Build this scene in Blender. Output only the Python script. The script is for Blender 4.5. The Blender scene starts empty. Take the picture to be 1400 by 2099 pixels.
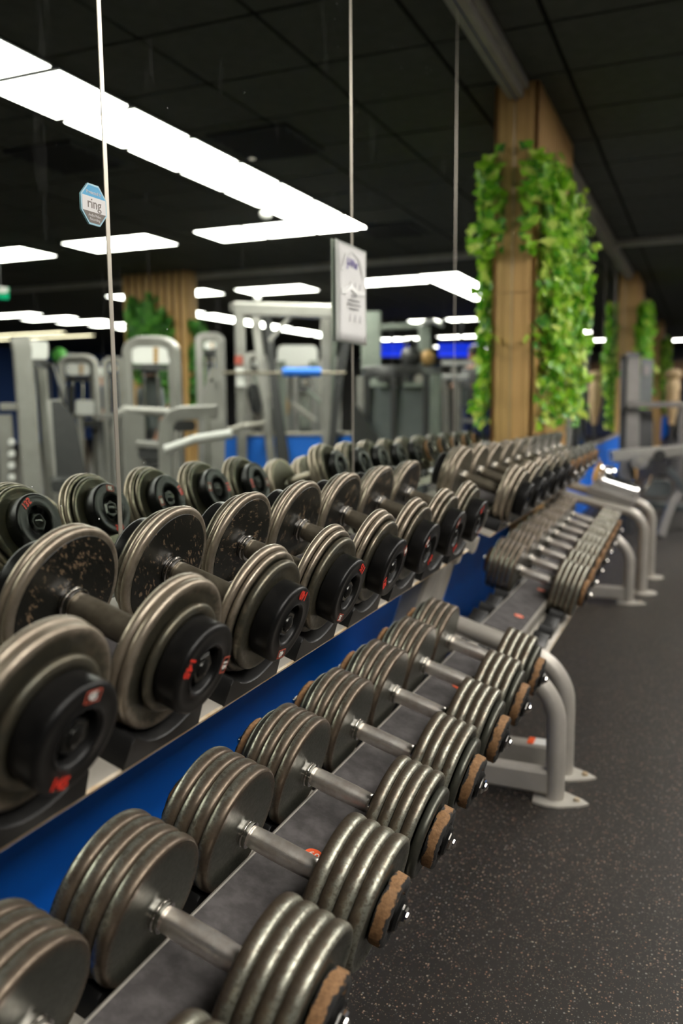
import bpy, bmesh, math, random
from mathutils import Vector, Matrix
random.seed(7)
sc = bpy.context.scene
COL = sc.collection
PI = math.pi

# ------------------------------------------------------------------ camera
F_PX, YAW, PITCH, ROLL = 1725.5, 0.4045, 0.1288, -0.0078
CAM = Vector((0.9956, 0.0, 1.13))
cf = Vector((-math.sin(YAW)*math.cos(PITCH), math.cos(YAW)*math.cos(PITCH), -math.sin(PITCH)))
cr = Vector((math.cos(YAW), math.sin(YAW), 0)); cu = cr.cross(cf)
cr, cu = cr*math.cos(ROLL)+cu*math.sin(ROLL), cu*math.cos(ROLL)-cr*math.sin(ROLL)
cam = bpy.data.cameras.new('camera'); camo = bpy.data.objects.new('camera', cam); COL.objects.link(camo)
cam.sensor_fit = 'VERTICAL'; cam.sensor_height = 36; cam.lens = F_PX/2099*36
cam.clip_start = .02; cam.clip_end = 200
cam.dof.use_dof = True; cam.dof.focus_distance = 1.36; cam.dof.aperture_fstop = 2.5
m = Matrix((cr, cu, -cf)).transposed().to_4x4(); m.translation = CAM; camo.matrix_world = m
sc.camera = camo
# ------------------------------------------------------------------ world, exposure, cycles
w = bpy.data.worlds.new('room_air'); sc.world = w; w.use_nodes = True
w.node_tree.nodes['Background'].inputs[0].default_value = (.9, .95, 1, 1)
w.node_tree.nodes['Background'].inputs[1].default_value = .02
sc.view_settings.view_transform = 'Standard'; sc.view_settings.look = 'None'
sc.view_settings.exposure = 0.8; sc.view_settings.gamma = 1; sc.view_settings.use_curve_mapping = False
LAMP = 11.0          # radiance of the LED panels
sc.cycles.use_denoising = True
sc.cycles.max_bounces = 9; sc.cycles.glossy_bounces = 6; sc.cycles.diffuse_bounces = 3
sc.cycles.sample_clamp_indirect = 6; sc.cycles.blur_glossy = .4

# ------------------------------------------------------------------ materials
def nmat(name, col, rough=.5, metal=0., spec=.5, **k):
    m = bpy.data.materials.new(name); m.use_nodes = True
    b = m.node_tree.nodes['Principled BSDF']
    b.inputs['Base Color'].default_value = (*col, 1); b.inputs['Roughness'].default_value = rough
    b.inputs['Metallic'].default_value = metal; b.inputs['Specular IOR Level'].default_value = spec
    for kk, v in k.items(): b.inputs[kk.replace('_', ' ')].default_value = v
    return m
def N(m, t, **k):
    n = m.node_tree.nodes.new(t)
    for a, v in k.items(): setattr(n, a, v)
    return n
def L(m, a, b): m.node_tree.links.new(a, b)
def noise(m, scale, detail=4, vec=None, rough=.6):
    n = N(m, 'ShaderNodeTexNoise'); n.inputs['Scale'].default_value = scale; n.inputs['Detail'].default_value = detail
    n.inputs['Roughness'].default_value = rough
    if vec is None: vec = N(m, 'ShaderNodeTexCoord').outputs['Object']
    L(m, vec, n.inputs['Vector']); return n.outputs['Fac']
def ramp(m, fac, stops):
    r = N(m, 'ShaderNodeValToRGB'); e = r.color_ramp.elements
    while len(e) < len(stops): e.new(.5)
    for x, (p, c) in zip(e, stops): x.position = p; x.color = (*c, 1) if len(c) == 3 else c
    L(m, fac, r.inputs[0]); return r.outputs[0]
def math_(m, op, a, b=None, clamp=False):
    n = N(m, 'ShaderNodeMath', operation=op); n.use_clamp = clamp
    for i, v in enumerate((a, b)):
        if v is None: continue
        if isinstance(v, (int, float)): n.inputs[i].default_value = v
        else: L(m, v, n.inputs[i])
    return n.outputs[0]
def mix(m, f, a, b):
    n = N(m, 'ShaderNodeMix', data_type='RGBA')
    if isinstance(f, (int, float)): n.inputs[0].default_value = f
    else: L(m, f, n.inputs[0])
    for i, v in ((6, a), (7, b)):
        if isinstance(v, tuple): n.inputs[i].default_value = (*v, 1)
        else: L(m, v, n.inputs[i])
    return n.outputs[2]
def bump(m, h, s, d=.002):
    n = N(m, 'ShaderNodeBump'); n.inputs['Strength'].default_value = s; n.inputs['Distance'].default_value = d
    L(m, h, n.inputs['Height']); L(m, n.outputs[0], m.node_tree.nodes['Principled BSDF'].inputs['Normal'])
def P(m): return m.node_tree.nodes['Principled BSDF']
def varied(name, c1, c2, scale, rough=.5, metal=0., spec=.5, bs=0, **k):
    m = nmat(name, c1, rough, metal, spec, **k); f = noise(m, scale)
    L(m, ramp(m, f, [(.38, c1), (.66, c2)]), P(m).inputs['Base Color'])
    if bs: bump(m, f, bs)
    return m

M = {}
def plate_mat(name, low):
    m = nmat(name, (.15, .15, .12), .34, .7)
    tc = N(m, 'ShaderNodeTexCoord'); info = N(m, 'ShaderNodeObjectInfo')
    add = N(m, 'ShaderNodeVectorMath', operation='ADD'); L(m, tc.outputs['Object'], add.inputs[0]); L(m, info.outputs['Random'], add.inputs[1])
    sep = N(m, 'ShaderNodeSeparateXYZ'); L(m, tc.outputs['Object'], sep.inputs[0])
    yy = math_(m, 'MULTIPLY', sep.outputs['Y'], sep.outputs['Y']); zz = math_(m, 'MULTIPLY', sep.outputs['Z'], sep.outputs['Z'])
    r = math_(m, 'SQRT', math_(m, 'ADD', yy, zz))
    n1 = noise(m, 38, 6, add.outputs[0], .7); n2 = noise(m, 160, 3, add.outputs[0], .6)
    rr = math_(m, 'ADD', r, math_(m, 'MULTIPLY', math_(m, 'SUBTRACT', n1, .5), .03))
    rim = ramp(m, math_(m, 'MULTIPLY', rr, 10), [(.82, (0, 0, 0)), (.93, (1, 1, 1))])
    if low:
        base = ramp(m, n1, [(.3, (.075, .077, .062)), (.7, (.105, .105, .086))])
        xx = math_(m, 'ADD', math_(m, 'MULTIPLY', sep.outputs['X'], 42), math_(m, 'ADD', math_(m, 'MULTIPLY', math_(m, 'SUBTRACT', n1, .5), .9), math_(m, 'MULTIPLY', math_(m, 'SUBTRACT', n2, .5), .9)))
        rimc = ramp(m, xx, [(.2, (.13, .10, .072)), (.45, (.19, .16, .12)), (.62, (.31, .31, .255)), (.9, (.27, .27, .22))])  # brown wear, then a pale band that paints the rim's highlight
        speck = ramp(m, n2, [(.5, (0, 0, 0)), (.6, (1, 1, 1))])
        rimc = mix(m, math_(m, 'MULTIPLY', speck, .55), rimc, (.085, .062, .045))
    else:
        base = ramp(m, n1, [(.3, (.085, .085, .068)), (.58, (.13, .115, .08)), (.72, (.16, .12, .085))])
        rimc = ramp(m, n1, [(.3, (.27, .22, .165)), (.7, (.36, .31, .245))])
    col = mix(m, rim, base, rimc)
    L(m, col, P(m).inputs['Base Color'])
    L(m, ramp(m, n2, [(.3, (.3, .3, .3)), (.7, (.46, .46, .46))]), P(m).inputs['Roughness'])
    bump(m, n2, .12, .001)
    return m
M['plate_low'] = plate_mat('worn_green_grey_enamel_lit_rim', True)
M['plate_up'] = plate_mat('worn_brown_grey_iron', False)
def face_mat():      # inner face of the heavy plates: scratched black paint
    m = nmat('scratched_black_paint', (.02, .02, .016), .36, 0, .3)
    tc = N(m, 'ShaderNodeTexCoord'); info = N(m, 'ShaderNodeObjectInfo')
    add = N(m, 'ShaderNodeVectorMath', operation='ADD'); L(m, tc.outputs['Object'], add.inputs[0]); L(m, info.outputs['Random'], add.inputs[1])
    mp = N(m, 'ShaderNodeMapping'); L(m, add.outputs[0], mp.inputs[0]); mp.inputs['Scale'].default_value = (1, 90, 260); mp.inputs['Rotation'].default_value = (.5, 0, 0)
    a = noise(m, 1, 4, mp.outputs[0], .7); b = noise(m, 50, 3, add.outputs[0]); c = noise(m, 14, 2, add.outputs[0])
    f = math_(m, 'ADD', math_(m, 'MULTIPLY', a, .55), math_(m, 'ADD', math_(m, 'MULTIPLY', b, .35), math_(m, 'MULTIPLY', c, .2)))
    L(m, ramp(m, f, [(.605, (.010, .010, .008)), (.64, (.15, .105, .065))]), P(m).inputs['Base Color'])
    return m
M['face'] = face_mat()
M['rubber'] = varied('black_rubber', (.005, .005, .005), (.009, .0085, .008), 40, .36, 0, .24, .12)
M['bolt'] = nmat('oiled_black_steel', (.03, .03, .028), .2, .8)
M['saddle'] = nmat('moulded_black_plastic', (.009, .009, .009), .4, 0, .3)
def brown():
    m = nmat('peeling_brown_fibre', (.32, .16, .07), .75)
    n1 = noise(m, 55, 5); n2 = noise(m, 180, 3)
    tc = N(m, 'ShaderNodeTexCoord'); sep = N(m, 'ShaderNodeSeparateXYZ'); L(m, tc.outputs['Object'], sep.inputs[0])
    e = math_(m, 'ADD', math_(m, 'MULTIPLY', math_(m, 'ABSOLUTE', math_(m, 'SUBTRACT', sep.outputs['X'], .011)), 45), math_(m, 'MULTIPLY', n1, .9))
    c = ramp(m, n2, [(.35, (.2, .105, .045)), (.7, (.33, .175, .075))])
    L(m, mix(m, ramp(m, e, [(.78, (0, 0, 0)), (.84, (1, 1, 1))]), c, (.022, .021, .02)), P(m).inputs['Base Color'])
    bump(m, n1, .5, .004); return m
M['brown'] = brown()
M['chrome'] = varied('knurled_chrome', (.8, .76, .7), (.6, .53, .46), 30, .2, 1, .5)
def knurl(base, c1, c2, rough, metal):
    m = varied(base, c1, c2, 35, rough, metal)
    tc = N(m, 'ShaderNodeTexCoord'); mp = N(m, 'ShaderNodeMapping'); L(m, tc.outputs['Object'], mp.inputs[0])
    v = N(m, 'ShaderNodeTexVoronoi'); v.inputs['Scale'].default_value = 900; L(m, mp.outputs[0], v.inputs['Vector'])
    bump(m, v.outputs['Distance'], .25, .0004); return m
M['grip'] = knurl('knurled_bright_steel', (.97, .93, .87), (.78, .7, .62), .34, 1)
M['grip_up'] = knurl('knurled_dull_steel', (.2, .175, .13), (.13, .11, .08), .42, .7)
M['ring'] = nmat('polished_steel', (.75, .72, .68), .15, 1)
M['white_print'] = nmat('white_print', (.75, .73, .68), .6)
M['red_print'] = nmat('red_print', (.65, .03, .015), .5)
M['red_frame'] = nmat('faded_red_print', (.42, .07, .04), .5)
M['black_print'] = nmat('black_print', (.02, .02, .02), .6)
M['silver'] = varied('silver_powder_coat', (.4, .375, .33), (.46, .43, .385), 9, .42, .35, .4, .03)
M['tray'] = varied('silver_grey_tray', (.36, .335, .29), (.43, .4, .35), 14, .45, .2)
M['rust'] = varied('worn_orange_edge', (.42, .3, .17), (.55, .5, .4), 25, .5, .3)
M['mat'] = varied('dark_grey_ribbed_rubber', (.055, .05, .05), (.1, .092, .092), 30, .75, 0, .3, .3)
M['orange'] = nmat('orange_sticker', (.85, .12, .035), .4)
M['blue'] = varied('blue_wall_paint', (.0, .165, .84), (.0, .18, .88), 3, .55, 0, .3)
M['blue2'] = nmat('far_blue_paint', (.05, .12, .42), .6)
M['navy'] = nmat('navy_paint', (.01, .02, .08), .6)
M['wood'] = None
def wood(name, a, b, c):
    m = nmat(name, a, .5)
    tc = N(m, 'ShaderNodeTexCoord'); info = N(m, 'ShaderNodeObjectInfo')
    add = N(m, 'ShaderNodeVectorMath', operation='ADD'); L(m, tc.outputs['Object'], add.inputs[0]); L(m, info.outputs['Random'], add.inputs[1])
    mp = N(m, 'ShaderNodeMapping'); L(m, add.outputs[0], mp.inputs[0]); mp.inputs['Scale'].default_value = (26, 26, 1.3)
    n1 = noise(m, 1, 5, mp.outputs[0])
    L(m, ramp(m, n1, [(.3, a), (.55, b), (.75, c)]), P(m).inputs['Base Color']); return m
M['wood'] = wood('honey_wood', (.58, .34, .115), (.7, .43, .165), (.62, .37, .14))
M['wood_dark'] = wood('brown_wood', (.2, .1, .04), (.27, .15, .065), (.16, .08, .035))
M['ceil'] = varied('black_ceiling_tile', (.062, .064, .054), (.076, .078, .067), 12, .85, 0, .2)
M['grid'] = nmat('black_grid', (.012, .012, .010), .8, 0, .1)
M['vent'] = nmat('matt_black_grille', (.008, .009, .01), .7)
M['trim'] = varied('pale_grey_trim', (.34, .32, .28), (.4, .38, .33), 6, .5)
M['white'] = nmat('white_plastic', (.75, .75, .72), .4)
M['machine'] = varied('warm_silver_frame', (.29, .28, .26), (.35, .34, .315), 5, .4, .2)
M['machine2'] = varied('green_grey_frame', (.2, .23, .2), (.26, .29, .25), 5, .4, .2)
M['dark'] = nmat('charcoal_metal', (.05, .05, .05), .4)
M['pad'] = varied('black_vinyl', (.022, .023, .023), (.03, .03, .03), 20, .45)
M['shroud'] = varied('grey_shroud', (.1, .115, .115), (.13, .145, .145), 4, .4)
M['shroud2'] = varied('taupe_shroud', (.2, .185, .17), (.25, .235, .22), 4, .45)
M['bluepad'] = nmat('blue_foam', (.01, .18, .8), .6)
M['skin'] = nmat('skin', (.42, .2, .12), .6)
M['dark_hair'] = nmat('dark_hair', (.012, .01, .009), .6)
M['beige'] = varied('beige_vinyl', (.5, .36, .2), (.6, .44, .26), 12, .6)
M['tan'] = varied('tan_leather', (.4, .24, .08), (.5, .3, .11), 14, .55)
M['green'] = nmat('green_rubber', (.12, .5, .08), .5)
M['exit'] = nmat('exit_green', (0, .35, .16), .5, Emission_Color=(0, .6, .25, 1), Emission_Strength=.25)
M['screen'] = nmat('blue_screen', (0, .01, .1), .3, Emission_Color=(.0, .03, .85, 1), Emission_Strength=.7)
M['clear'] = nmat('clear_sleeve', (.62, .64, .6), .2)
M['paper'] = nmat('white_paper', (.88, .87, .86), .5)
M['gloss_tape'] = nmat('glossy_clear_tape', (.92, .92, .9), .12)
M['ink'] = nmat('purple_ink', (.12, .08, .35), .5)
M['greyink'] = nmat('grey_ink', (.3, .3, .3), .5)
M['skyblue'] = nmat('sky_blue_print', (.05, .38, .68), .4)
M['palewhite'] = nmat('pale_print', (.8, .78, .78), .4)
M['taupe'] = nmat('taupe_print', (.14, .11, .09), .4)
M['paleblue'] = nmat('pale_blue_edge', (.35, .62, .75), .3)
M['bottle'] = nmat('clear_glossy_chrome', (.85, .85, .85), .12, 1)
def leafm():
    m = nmat('ivy_leaf', (.12, .35, .03), .45)
    info = N(m, 'ShaderNodeObjectInfo'); geo = N(m, 'ShaderNodeNewGeometry')
    r = math_(m, 'FRACT', math_(m, 'ADD', info.outputs['Random'], geo.outputs['Random Per Island']))
    c = ramp(m, r, [(0, (.05, .24, .015)), (.3, (.16, .48, .02)), (.65, (.42, .74, .05)), (1, (.75, .88, .2))])
    L(m, c, P(m).inputs['Base Color'])
    P(m).inputs['Subsurface Weight'].default_value = 0
    t = N(m, 'ShaderNodeBsdfTranslucent'); L(m, c, t.inputs[0]); mx = N(m, 'ShaderNodeMixShader'); mx.inputs[0].default_value = .3
    L(m, P(m).outputs[0], mx.inputs[1]); L(m, t.outputs[0], mx.inputs[2]); L(m, mx.outputs[0], m.node_tree.nodes['Material Output'].inputs[0])
    return m
M['leaf'] = leafm()
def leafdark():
    m = nmat('dark_green_leaf', (.05, .2, .02), .5)  # darker green, varied at random per leaf
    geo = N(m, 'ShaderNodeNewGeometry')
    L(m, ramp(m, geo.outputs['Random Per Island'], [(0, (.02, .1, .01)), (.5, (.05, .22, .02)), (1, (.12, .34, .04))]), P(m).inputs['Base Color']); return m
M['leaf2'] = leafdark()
M['stem'] = nmat('green_stem', (.06, .14, .02), .6)
def lampm(name, c, s):
    m = bpy.data.materials.new(name); m.use_nodes = True
    b = P(m); b.inputs['Base Color'].default_value = (.8, .8, .8, 1); b.inputs['Emission Color'].default_value = (*c, 1); b.inputs['Emission Strength'].default_value = s
    return m
M['lamp'] = lampm('led_diffuser', (1, .96, .885), LAMP)
M['lamp_warm'] = lampm('warm_tube', (1, .86, .6), 4)
def mirrorm():
    m = bpy.data.materials.new('mirror_glass'); m.use_nodes = True
    b = P(m); b.inputs['Metallic'].default_value = 1; b.inputs['Roughness'].default_value = 0; b.inputs['Base Color'].default_value = (.80, .86, .80, 1)
    # dust specks and wiped smears lying on the glass
    tc = N(m, 'ShaderNodeTexCoord')
    v = N(m, 'ShaderNodeTexVoronoi'); v.inputs['Scale'].default_value = 26; v.inputs['Randomness'].default_value = 1; L(m, tc.outputs['Object'], v.inputs['Vector'])
    sp = ramp(m, v.outputs['Distance'], [(.03, (1, 1, 1)), (.045, (0, 0, 0))])
    n1 = noise(m, 3.5, 3, tc.outputs['Object']); spm = math_(m, 'MULTIPLY', sp, ramp(m, n1, [(.5, (0, 0, 0)), (.62, (1, 1, 1))]))
    mp = N(m, 'ShaderNodeMapping'); L(m, tc.outputs['Object'], mp.inputs[0]); mp.inputs['Scale'].default_value = (1, 14, 3); mp.inputs['Rotation'].default_value = (.35, 0, 0)
    sm = ramp(m, noise(m, 1, 5, mp.outputs[0]), [(.6, (0, 0, 0)), (.8, (.035, .035, .035))])
    d = N(m, 'ShaderNodeBsdfDiffuse'); d.inputs[0].default_value = (.8, .8, .78, 1)
    mx = N(m, 'ShaderNodeMixShader'); L(m, math_(m, 'MAXIMUM', spm, sm), mx.inputs[0]); L(m, b.outputs[0], mx.inputs[1]); L(m, d.outputs[0], mx.inputs[2])
    L(m, mx.outputs[0], m.node_tree.nodes['Material Output'].inputs[0]); return m
M['mirror'] = mirrorm()
M['edge'] = nmat('polished_glass_edge', (.6, .56, .48), .38, .75)
def floorm():
    m = nmat('flecked_black_rubber', (.03, .03, .03), .55, 0, .35)
    tc = N(m, 'ShaderNodeTexCoord'); big = noise(m, 1.6, 4, tc.outputs['Object'])
    base = ramp(m, big, [(.3, (.0145, .0125, .0105)), (.7, (.022, .0188, .016))])
    c = base
    for sc_, th, cols in ((150, .26, [(0, (.45, .36, .26)), (.5, (.32, .16, .1)), (.8, (.2, .2, .2)), (1, (.42, .4, .34))]), (330, .24, [(0, (.3, .14, .08)), (.5, (.3, .26, .2)), (1, (.14, .16, .14))])):
        v = N(m, 'ShaderNodeTexVoronoi'); v.inputs['Scale'].default_value = sc_; L(m, tc.outputs['Object'], v.inputs['Vector'])
        n = ramp(m, v.outputs['Distance'], [(th-.02, (1, 1, 1)), (th+.06, (0, 0, 0))])
        s = N(m, 'ShaderNodeSeparateColor'); L(m, v.outputs['Color'], s.inputs[0])
        on = math_(m, 'GREATER_THAN', s.outputs[0], .70)
        c = mix(m, math_(m, 'MULTIPLY', math_(m, 'MULTIPLY', n, on), .8), c, ramp(m, s.outputs[1], cols))
    L(m, c, P(m).inputs['Base Color']); bump(m, noise(m, 260, 3, tc.outputs['Object']), .25, .001); return m
M['floor'] = floorm()

# ------------------------------------------------------------------ mesh helpers
class MB:
    def __init__(s): s.v = []; s.f = []; s.mi = []; s.cur = 0
    def add(s, vs, fs):
        o = len(s.v); s.v += [tuple(v) for v in vs]; s.f += [tuple(i+o for i in f) for f in fs]; s.mi += [s.cur]*len(fs); return s
    def box(s, a, b):
        x0, y0, z0 = a; x1, y1, z1 = b
        return s.add([(x0,y0,z0),(x1,y0,z0),(x1,y1,z0),(x0,y1,z0),(x0,y0,z1),(x1,y0,z1),(x1,y1,z1),(x0,y1,z1)],
                     [(0,3,2,1),(4,5,6,7),(0,1,5,4),(1,2,6,5),(2,3,7,6),(3,0,4,7)])
    def loft(s, rings, cap=True, close=False):
        n = len(rings[0]); vs = [p for r in rings for p in r]; fs = []
        for i in range(len(rings)-1+(1 if close else 0)):
            a = i*n; b = ((i+1) % len(rings))*n
            for j in range(n): k = (j+1) % n; fs.append((a+j, a+k, b+k, b+j))
        if cap and not close: fs += [tuple(range(n))[::-1], tuple(range((len(rings)-1)*n, len(rings)*n))]
        return s.add(vs, fs)
    def lathe(s, prof, seg=48, c=(0,0,0)):       # prof: (x, r) along local X
        rings = [[(c[0]+x, c[1]+r*math.cos(2*PI*j/seg), c[2]+r*math.sin(2*PI*j/seg)) for j in range(seg)] for x, r in prof]
        return s.loft(rings)
    def lathez(s, prof, seg=24, c=(0,0,0)):      # prof: (z, r)
        return s.loft([[(c[0]+r*math.cos(2*PI*j/seg), c[1]+r*math.sin(2*PI*j/seg), c[2]+z) for j in range(seg)] for z, r in prof])
    def sweep(s, pts, sect, up=Vector((0,0,1))):  # sect: list of (a, b) offsets on side / up
        pts = [Vector(p) for p in pts]; rings = []
        for i, p in enumerate(pts):
            t = ((pts[min(i+1, len(pts)-1)]-p).normalized() + (p-pts[max(i-1, 0)]).normalized())
            t = t.normalized() if t.length > 1e-6 else Vector((0,0,1))
            u = up if abs(t.dot(up)) < .95 else Vector((0,1,0)) if abs(t.y) < .9 else Vector((1,0,0))
            if i == 0: sd = t.cross(u).normalized()
            else: sd = (prev - t*prev.dot(t)).normalized()
            prev = sd; n = sd.cross(t).normalized()
            rings.append([p+sd*a+n*b for a, b in sect])
        return s.loft(rings)
    def tube(s, pts, r, seg=12):
        return s.sweep(pts, [(r*math.cos(2*PI*j/seg), r*math.sin(2*PI*j/seg)) for j in range(seg)])
    def bar(s, p, q, w, h, up=Vector((0,0,1))):
        c = min(w, h)*.14; a, b = w/2, h/2
        sect = [(a,-b+c),(a,b-c),(a-c,b),(-a+c,b),(-a,b-c),(-a,-b+c),(-a+c,-b),(a-c,-b)]
        return s.sweep([p, q] if not isinstance(p, list) else p, sect, up)
    def mesh(s, name, mats, smooth=True, angle=40):
        me = bpy.data.meshes.new(name); me.from_pydata(s.v, [], s.f)
        for mm in (mats if isinstance(mats, (list, tuple)) else [mats]): me.materials.append(mm)
        if any(s.mi): me.polygons.foreach_set('material_index', s.mi)
        bm = bmesh.new(); bm.from_mesh(me); bmesh.ops.recalc_face_normals(bm, faces=bm.faces); bm.to_mesh(me); bm.free()
        if smooth:
            me.polygons.foreach_set('use_smooth', [True]*len(me.polygons)); me.set_sharp_from_angle(angle=math.radians(angle))
        me.update(); return me
def link(name, data, parent=None, loc=None, rot=None, scale=None, **props):
    o = bpy.data.objects.new(name, data); COL.objects.link(o)
    if parent: o.parent = parent
    if loc is not None: o.location = loc
    if rot is not None: o.rotation_euler = rot
    if scale is not None: o.scale = scale
    for k, v in props.items(): o[k] = v
    return o
def empty(name, loc, label, cat, group=None, rot=(0,0,0)):
    o = link(name, None, None, loc, rot); o.empty_display_size = .1; o['label'] = label; o['category'] = cat
    if group: o['group'] = group
    return o
def part(root, name, mb, mat, world=True, smooth=True, **props):
    """mesh given in world coordinates, kept under an unrotated root"""
    if world:
        base = Vector((0,0,0)); q = root
        while q is not None: base += Vector(q.location); q = q.parent
        mb.v = [(v[0]-base.x, v[1]-base.y, v[2]-base.z) for v in mb.v]
    return link(name, mb.mesh(name, mat, smooth), root, **props)
def struct(name, mb, mat, smooth=False, **p):
    return link(name, mb.mesh(name, mat, smooth), kind='structure', **p)
def text(s, size, mat, name='lettering', bold=0, depth=.0002):
    c = bpy.data.curves.new(name, 'FONT'); c.body = s; c.size = size; c.align_x = 'CENTER'; c.align_y = 'CENTER'; c.extrude = depth; c.offset = bold
    c.resolution_u = 3; c.materials.append(mat)
    o = bpy.data.objects.new(name, c); COL.objects.link(o); bpy.context.view_layer.update()
    me = bpy.data.meshes.new_from_object(o.evaluated_get(bpy.context.evaluated_depsgraph_get())); bpy.data.objects.remove(o); return me
def lin(a, b, n): return [a+(b-a)*i/(n-1) for i in range(n)]
def arc(c, r, a0, a1, n, u, v):
    c, u, v = Vector(c), Vector(u), Vector(v)
    return [c+u*r*math.cos(a)+v*r*math.sin(a) for a in lin(a0, a1, n)]

# ------------------------------------------------------------------ room shell
CE = 2.808
struct('floor', MB().box((-.2,-5,-.1),(18,31,0)), M['floor'])
struct('wall_left', MB().box((-.2,-5,0),(0,31,CE)), M['blue'])
struct('wall_right', MB().box((18,-5,0),(18.2,31,CE)), M['blue2'])
struct('wall_rear', MB().box((-.2,-5.2,0),(18.2,-5,CE)), M['navy'])
fw = struct('wall_far', MB().box((-.2,31,0),(18.2,31.2,CE)), M['shroud2'])
struct('trim_1', MB().box((.012,-5,2.722),(.05,4.70,2.765)).box((.012,-5,2.765),(.075,4.70,CE)).box((.012,6.05,2.722),(.05,12,2.765)).box((.012,6.05,2.765),(.075,12,CE)).box((.012,13.3,2.722),(.05,19,CE)), M['trim'])
struct('trim_2', MB().box((.0,9.5,2.74),(18,9.62,2.80)), M['trim'])
struct('trim_3', MB().box((.0,-5,.695),(.028,31,.72)), M['trim'])
struct('baseboard_left', MB().box((0,-5,0),(.012,31,.10)), M['navy'])
# ceiling : slab, lamps listed, tiles in the grid
GX0, GY0, T = .2821, 4.0498, .6096
ceil = struct('ceiling', MB().box((-.2,-5,CE+.012),(18,31,CE+.12)), M['grid'])
tm = MB().box((-T/2+.012,-T/2+.012,0),(T/2-.012,T/2-.012,.014)).mesh('ceiling_tile', M['ceil'], False)
tiles = []
for i in range(-1, 30):
    for j in range(-15, 45):
        x, y = GX0+(i+.5)*T, GY0+(j+.5)*T
        if x-T/2 < .05 or x > 17.7 or y < -4.9 or y > 30.9: continue
        seen = min((Vector((x,y,CE))-CAM).length if y > 1.5 and x < 1.8+y*.1 else 99, (Vector((-x,y,CE))-CAM).length if y > .8 else 99)
        tiles.append((seen, x, y))
tiles.sort()
for s_, x, y in tiles[:300]: link('ceiling_tile', tm, ceil, (x, y, CE-.002))
mb = MB()
for s_, x, y in tiles[300:]: mb.box((x-T/2+.012,y-T/2+.012,CE-.002),(x+T/2-.012,y+T/2-.012,CE+.012))
for j in range(-15, 45):
    y = GY0+(j+.5)*T
    if -4.9 < y < 30.9: mb.box((.08, y-T/2+.012, CE-.002), (GX0-.012, y+T/2-.012, CE+.012))
link('ceiling_tiles', mb.mesh('ceiling_tiles', M['ceil'], False), ceil, kind='stuff')

# ------------------------------------------------------------------ LED panels
ORD = 'first second third fourth fifth sixth seventh eighth ninth tenth eleventh twelfth thirteenth fourteenth fifteenth sixteenth seventeenth eighteenth nineteenth twentieth'.split()
ORD += ['twenty-'+o for o in ORD[:9]]+['thirtieth', 'thirty-first']
def lamp(cx, cy, sx, sy, label, group, mat='lamp', z=CE):
    o = empty('ceiling_light', (cx, cy, z-.018), label, 'ceiling light', group)
    a, b = sx/2, sy/2
    o2 = MB().box((-a,-b,0),(a,b,.018)); link('frame', o2.mesh('frame', M['dark'], False), o)
    d = MB().box((-a+.014,-b+.025,-.003),(a-.014,b-.025,0)); link('diffuser', d.mesh('diffuser', M[mat], False), o)
n = 0
G1 = 'square ceiling lights in the long strip running beside the dumbbell racks'
for k in range(-8, 7):
    y = 3.526+T*k+T/2
    lamp(2.318, y, .53, .592, '%s glowing square ceiling light of the long strip, counted back from the cross row' % ORD[6-k], G1)
for i, x in enumerate((2.318, 2.86, 3.40)): lamp(x, 7.50, .53, .60, '%s glowing square ceiling light of the cross row, counted from the mirror wall' % ORD[i], 'square ceiling lights in the cross row')
G3 = 'pairs of square ceiling lights in line beyond the cross row'
for i, x in enumerate((4.42, 4.95, 6.03, 6.56, 7.7, 8.23)): lamp(x, 7.42, .53, .60, '%s half of the %s detached light pair out from the cross row' % (('near', 'far')[i % 2], ORD[i//2]), G3)
G4 = 'ceiling lights behind the beam'
for i, x in enumerate((6.1, 6.7, 7.3)): lamp(x, 11.1, .6, .6, ('right middle left'.split()[i])+' glowing square ceiling light behind the slatted free standing column', G4)
for i, x in enumerate((4.62, 5.16)): lamp(x, 11.35, .55, .66, ('right', 'left')[i]+' glowing ceiling light of the pair above the barbell frame', G4)
for i, x in enumerate((2.87, 3.42)): lamp(x, 11.25, .55, .6, ('right', 'left')[i]+' glowing ceiling light in the short row beside the paper notice reflection', G4)
for i, y in enumerate((11.2, 11.8, 12.4, 13.0, 13.6)): lamp(2.3, y, .55, .6, ORD[i]+' glowing ceiling light in the strip ending by the ivy column', G4)
for i, y in enumerate((12.8, 14.6, 16.4, 18.2, 20.0)): lamp(7.75, y, .5, 1.55, ORD[i]+' long glowing ceiling light in the run seen above the barbell frame', 'long ceiling lights down the middle aisle')
for i, (x, y) in enumerate(((10.9, 12.3), (10.75, 13.1), (10.6, 13.9), (10.45, 14.7), (10.4, 15.5))): lamp(x, y, 1.15, .36, ORD[i]+' wide glowing ceiling light in the stepped row toward the blue far wall', 'stepped ceiling lights near the blue wall')
for i, y in enumerate((15.6, 16.6)): lamp(14.3, y, 3.4, .22, ('nearer', 'farther')[i]+' long warm tube light in front of the blue far wall', 'warm tube lights by the blue wall', 'lamp_warm')
for i, x in enumerate((6.7, 6.0, 5.1, 4.5, 2.3, 1.9)): lamp(x, 21.4, .6, .5, ORD[i]+' from the left, distant glowing ceiling light near the back of the gym', 'distant ceiling lights')
for x, y, w_ in ((1.6, 24.5, 'between the ivy columns'), (.42, 25.6, 'at the right edge'), (6.3, 25, 'over the round tower'), (5.0, 26, 'over the blue screens'), (8.5, 25, 'behind the barbell frame'), (3.6, 17, 'left of the ivy column'), (4.4, 17, 'beyond the grey mast')): lamp(x, y, .6, .5, 'small far ceiling light '+w_, 'distant ceiling lights')

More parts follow.
